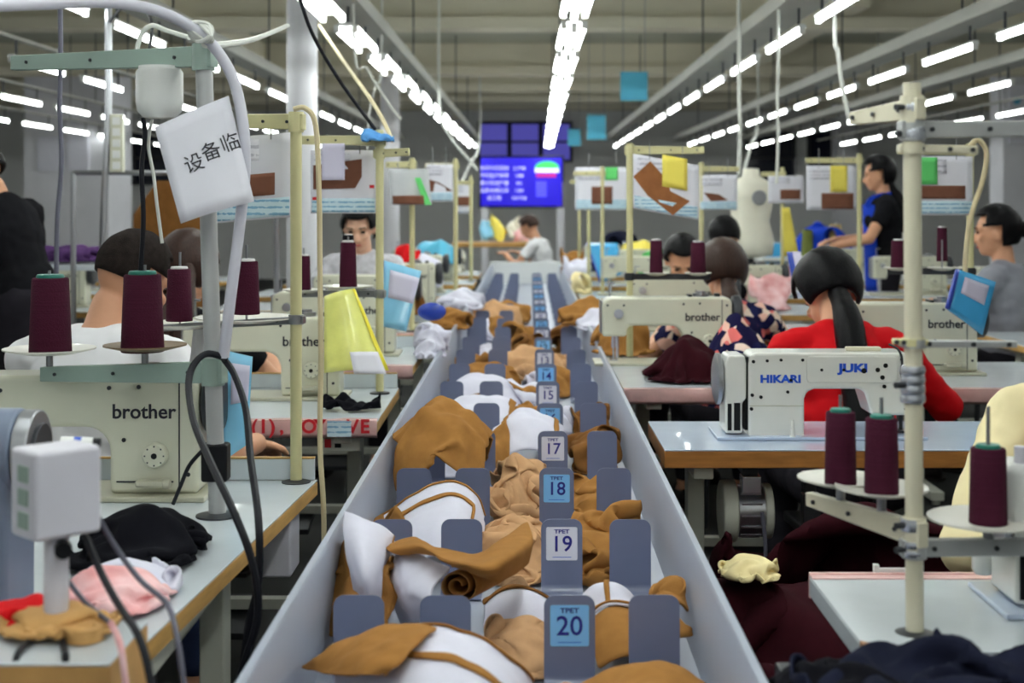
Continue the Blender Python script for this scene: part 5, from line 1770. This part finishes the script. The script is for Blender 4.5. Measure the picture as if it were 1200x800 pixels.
hang_paper('pale sheet with brown felt wedge left of the blue screen', 499, 192, 531, 236, 8.15, shape=[(.05, .4), (.5, .5), (.98, .72), (.05, .75)])
far_stand('thin khaki stand closest to the blue screen on the column side', 552, 330, 10.8, 206, 535)
hang_paper('small white sheet with brown felt square on the stand closest to the screen', 533, 214, 551, 250, 10.8, strip=None, sub=(.1, .45, .95, .75))
tag(M().lathe([(0, 0), (.06, 0), (.05, .27), (0, .27)], n=16).out('thread_cone', 'thread_straw', loc=P(979, 299, 12.4)), 'straw coloured thread cone standing beyond the red-topped woman', 'thread cone', 'coloured thread cones')
tag(M().lathe([(0, 0), (.055, 0), (.045, .23), (0, .23)], n=16).out('thread_cone', 'thread_olive', loc=P(946, 300, 12.3)), 'olive green thread cone standing beyond the red-topped woman', 'thread cone', 'coloured thread cones')
folder('bright blue folder lying open beyond the red-topped woman', [(942, 305, 10.7), (982, 292, 10.8), (985, 328, 10.7), (946, 331, 10.6)], 'folder_blue', 'folder_deep', None)
folder('bright blue folder standing beside the floral blouse', [(894, 284, 12.3), (921, 285, 12.3), (921, 317, 12.3), (894, 317, 12.3)], 'folder_blue', None, None)
folder('mustard yellow folder standing near the narrow sheet', [(916, 243, 8.99), (925, 243, 8.99), (936, 300, 8.99), (919, 300, 8.99)], 'note_yellow', None, None)
folder('blue and white folder under the mustard folder', [(922, 296, 6.6), (938, 296, 6.6), (944, 326, 6.5), (928, 328, 6.5)], 'folder_deep', None, (.4, 0, 1, 1))
folder('sky blue folder hanging on the thin poles beside the trough', [(688, 285, 10.8), (724, 285, 10.7), (730, 320, 10.6), (704, 331, 10.6)], 'folder_blue', 'folder_deep', None)

w_ = thing('storage_counter', 'white storage counter carrying coloured thread cones far beyond the woman in red', 'counter', (2.8, 12.4, 0))
M().box((0, 0, P(0, 300, 12.4).z - .02), (1.5, .5, .035)).out('countertop', 'lamp_white', w_, bevel=.003)
for a in (-.48, 0, .48):
    M().box((a, .02, .42), (.47, .44, .8)).out('cupboard', 'lamp_white', w_, bevel=.004)
# mannequin
mq = P(880, 255, 9.9)
t = thing('dress_form', 'cream canvas mannequin torso with a round badge among the hanging sheets', 'mannequin', (mq.x, 9.9, 0))
zt = P(0, 198, 9.9).z
M().lathe([(.02, zt - .62), (.15, zt - .6), (.16, zt - .5), (.125, zt - .36), (.16, zt - .2), (.165, zt - .14), (.11, zt - .08), (.06, zt - .05), (.055, zt), (.02, zt + .005)], n=28).out('torso', 'canvas_form', t, smooth=80)
M().cyl((.03, -.175, zt - .2), (.03, -.15, zt - .2), .05, n=20).out('badge', 'steel', t)
M().cyl((0, 0, .04), (0, 0, zt - .6), .02, n=12).out('post', 'dark_steel', t)
M().lathe([(.02, .05), (.2, .02), (.2, 0), (.02, 0)], n=20).out('base', 'dark_steel', t)

# cloth heaps on the tables
heap('camel_garment', 'big camel garment spilling over the trough rim beside the khaki pole', 728, 385, 5.75, .26, .5, .2, 'camel', 70, base=.752, rest=1.3)
heap('camel_garment', 'camel garment heap beyond the big one, on the mannequin side table', 690, 335, 7.0, .3, .4, .16, 'camel', 71, base=.752)
heap('white_garment', 'white garment bundle with dark opening on the mannequin side table', 703, 338, 6.7, .22, .3, .14, 'lilac_white', 72, base=.752)
heap('floral_garment', 'pink floral cloth heaped on the table in front of the floral blouse', 866, 394, 5.0, .26, .26, .24, 'floral_print', 73, base=.752)
heap('white_garment', 'white garment bundle with blue patch on the third column-side table', 506, 372, 5.6, .15, .4, .16, 'lilac_white', 74, base=.752)
heap('white_garment', 'white garment bundle on the fifth column-side table', 540, 330, 8.0, .26, .4, .14, 'lilac_white', 75, base=.752)
heap('camel_garment', 'camel garment on the fourth column-side table near the trough', 530, 350, 6.8, .2, .4, .12, 'camel', 76, base=.752)
heap('camel_garment', 'small rust camel heap beyond the blue folder of the third table', 475, 300, 7.0, .2, .3, .2, 'camel_dark', 77, base=.8)
q = P(506, 365, 5.45)
tag(M().ell((0, 0, 0), (.055, .02, .035), 16, 10).out('blue_patch_bag', 'folder_deep', loc=q), 'deep blue pouch on the white bundle of the third column-side table', 'pouch')
heap('purple_cloth', 'purple cloth lying on a shelf before the wide white column', 90, 300, 7.35, .34, .4, .1, 'purple_cloth', 78, base=P(0, 306, 7.35).z)
zz = P(0, 306, 7.35).z
w_ = thing('work_counter', 'grey counter holding the purple cloth', 'counter', (P(90, 0, 7.35).x, 7.35, 0))
M().box((0, 0, zz - .02), (1.3, .6, .03)).out('countertop', 'laminate', w_, bevel=.003)
for a in (-.6, .6):
    M().span((a - .02, -.25, 0), (a + .02, .25, zz - .035)).out('leg', 'leg_paint', w_)
# hanging brown coat
hx = P(205, 250, 7.0)
A = np.zeros((16, 14, 3))
for i in range(16):
    for j in range(14):
        a = 2 * PI * j / 13
        wd = .08 + .12 * min(1, i / 4)
        A[i, j] = (wd * math.cos(a), .07 * math.sin(a) + .012 * math.sin(j * 2.4), .16 - .62 * i / 15)
tag(M().grid(A).out('hanging_coat', 'camel_dark', loc=hx, smooth=80, solid=.006), 'rust brown coat hanging behind the paper notice', 'coat')
rope('coat_rail', [hx + Vector((-.5, 0, .2)), hx + Vector((.0, 0, .2)), hx + Vector((.5, 0, .2))], .012, 'steel', 'steel rail carrying the rust brown coat', 'rail')
for a in (-.5, .5):
    rope('rail_post', [hx + Vector((a, 0, .2)), Vector((hx.x + a, hx.y, .6)), Vector((hx.x + a, hx.y, 0))], .014, 'steel', 'upright post of the coat rail ' + ('toward the column' if a < 0 else 'toward the trough'), 'post')
tag(M().cyl((0, .0, -.03), (0, 0, .03), .006).tube([(0, 0, .03), (-.0, 0, .06), (.03, 0, .05), (0, 0, .02)], .004, 6).out('coat_hook', 'steel', loc=hx + Vector((0, 0, .16))), 'steel hook of the rust brown coat', 'hook')
# power strip on the wide column
sp_ = P(137.6, 168, 6.4)
t = thing('power_strip', 'cream strip of wall sockets hanging beside the steel conduit', 'power strip', sp_)
M().box((0, 0, 0), (.06, .04, .26)).out('strip_body', 'enamel', t, bevel=.004)
for i in range(5):
    M().box((.0, -.021, -.1 + .05 * i), (.035, .004, .034)).out('socket', 'lamp_white', t, bevel=.001)
# bench under the screen
bx_ = P(580, 283, 16.5)
t = thing('wooden_bench', 'brown wooden workbench under the blue screen', 'bench', (-.3, 16.5, 0))
M().box((0, 0, bx_.z - .03), (1.0, .7, .05)).out('benchtop', 'ply_edge', t, bevel=.004)
for a in (-.45, .45):
    M().span((a - .03, -.3, 0), (a + .03, .3, bx_.z - .055)).out('leg', 'ply_dark', t)
for i, (px, m, lab) in enumerate(((584, 'note_yellow', 'yellow'), (600, 'canvas_form', 'cream'), (572, 'folder_sky', 'sky blue'), (610, 'pink_cloth', 'pink'))):
    heap('hanging_garment', 'blurred %s garment stacked on the bench below the screen' % lab, px, 275, 16.5, .2, .3, .34 - .03 * i, m, 80 + i, base=bx_.z, n=12)

for i, (px, d, w, h, m, lab) in enumerate((
        (492, 9.4, .3, .34, 'lilac_white', 'white garment bundle heaped on a far table behind the clear bag'),
        (513, 10.8, .3, .42, 'sign_blue', 'teal garment bundle on a far table left of the blue screen'),
        (478, 9.4, .16, .44, 'red_cloth', 'red garment bundle behind the stand with the clear bag'),
        (524, 12.0, .3, .3, 'canvas_form', 'cream garment bundle on the last column-side table'),
        (458, 8.1, .26, .3, 'camel', 'camel garment bundle beside the sky blue folder'),
        (672, 12.0, .22, .26, 'camel', 'camel garment bundle at the far end of the trough'),
        (676, 10.8, .2, .22, 'lilac_white', 'white garment bundle behind the thin poles'),
        (722, 12.0, .5, .46, 'navy_cloth', 'dark navy garment stack behind the tilted sheet'),
        (752, 10.8, .3, .4, 'note_yellow', 'yellow garment stack behind the maroon cones'),
        (682, 9.4, .14, .16, 'cream_scrap', 'small cream bundle at the trough end on the mannequin side'),
        (776, 9.4, .3, .34, 'note_green', 'green garment bundle behind the man looking down'),
        (900, 8.0, .24, .3, 'pink_cloth', 'pink garment bundle beside the mannequin post'))):
    heap('garment_bundle', lab, px, 300, d, w, .4, h, m, 120 + i, base=.752, n=16, group='garment bundles on the far tables')
heap('garment_bundle', 'blue cloth folded along the white storage counter', 965, 250, 12.4, .5, .3, .3, 'apron_blue', 140, base=P(0, 300, 12.4).z + .001, n=14)

# cords dropping from the lamp rows
for i, (pts, r, m, lab) in enumerate((
        ([(342, -40, 4.0), (362, 30, 4.2), (395, 90, 4.4), (440, 152, 4.46)], .006, 'cable_black', 'black cable slanting from the ceiling to the blue rag'),
        ([(374, 30, 6.6), (405, 75, 5.6), (440, 125, 4.7), (460, 165, 4.46)], .007, 'cord_beige', 'beige cord slanting down beside the black cable'),
        ([(415, 50, 7.0), (430, 80, 7.0), (448, 110, 7.0), (470, 140, 7.0)], .006, 'cord_white', 'white cord hanging from the double lamps near the column'),
        ([(447, 70, 8.3), (440, 100, 8.3), (432, 140, 8.3), (430, 200, 8.3)], .006, 'cord_white', 'white cord falling steeply left of the slanting cords'),
        ([(515, 120, 12), (528, 160, 12), (548, 185, 12), (560, 200, 12)], .01, 'cord_white', 'pale cord sagging toward the blue screen'),
        ([(562, 165, 19), (552, 190, 18), (540, 215, 17)], .014, 'cord_white', 'pale cord from the far end of the double lamps'),
        ([(866, 85, 8.2), (867, 140, 8.2), (866, 205, 8.2)], .011, 'cord_white', 'white cord falling straight behind the tilted sheet'),
        ([(888, 140, 14.5), (880, 170, 14), (872, 200, 13.5)], .014, 'cord_white', 'pale slanting cord beside the straight one'),
        ([(978, 22, 6.7), (982, 60, 6.7), (986, 95, 6.7), (995, 140, 6.7)], .01, 'cord_white', 'white cord swaying down from the lamp row near the slender pole'),
        ([(912, 60, 7.2), (911, 110, 7.2), (912, 160, 7.2), (910, 215, 7.2)], .008, 'cord_white', 'thin white cord dropping toward the mannequin'),
        ([(240, 52, 2.64), (262, 52, 2.9), (300, 45, 3.6), (337, 30, 4.4)], .007, 'cord_white', 'white cord stretching from the hose knot toward the round column'),
        ([(160, 60, 2.8), (166, 40, 2.8), (178, 30, 2.8), (196, 36, 2.8), (222, 44, 2.72)], .005, 'cord_white', 'thin white lead arching over the top green arm'),
        ([(128, 26, 6.4), (150, 5, 6.0), (176, 20, 5.2), (175, 60, 4.5)], .006, 'cable_black', 'black lead behind the top green arm'))):
    rope('hanging_cable' if i > 1 else 'slanting_cable', ([Vector((P(*pts[0]).x, pts[0][2], ZC))] if 5 <= i + 3 and 0 < pts[0][1] and pts[0][0] > 370 and i != 1 else []) + [P(*p) for p in pts], r, m, lab)

bpy.data.scenes.remove(TMP)
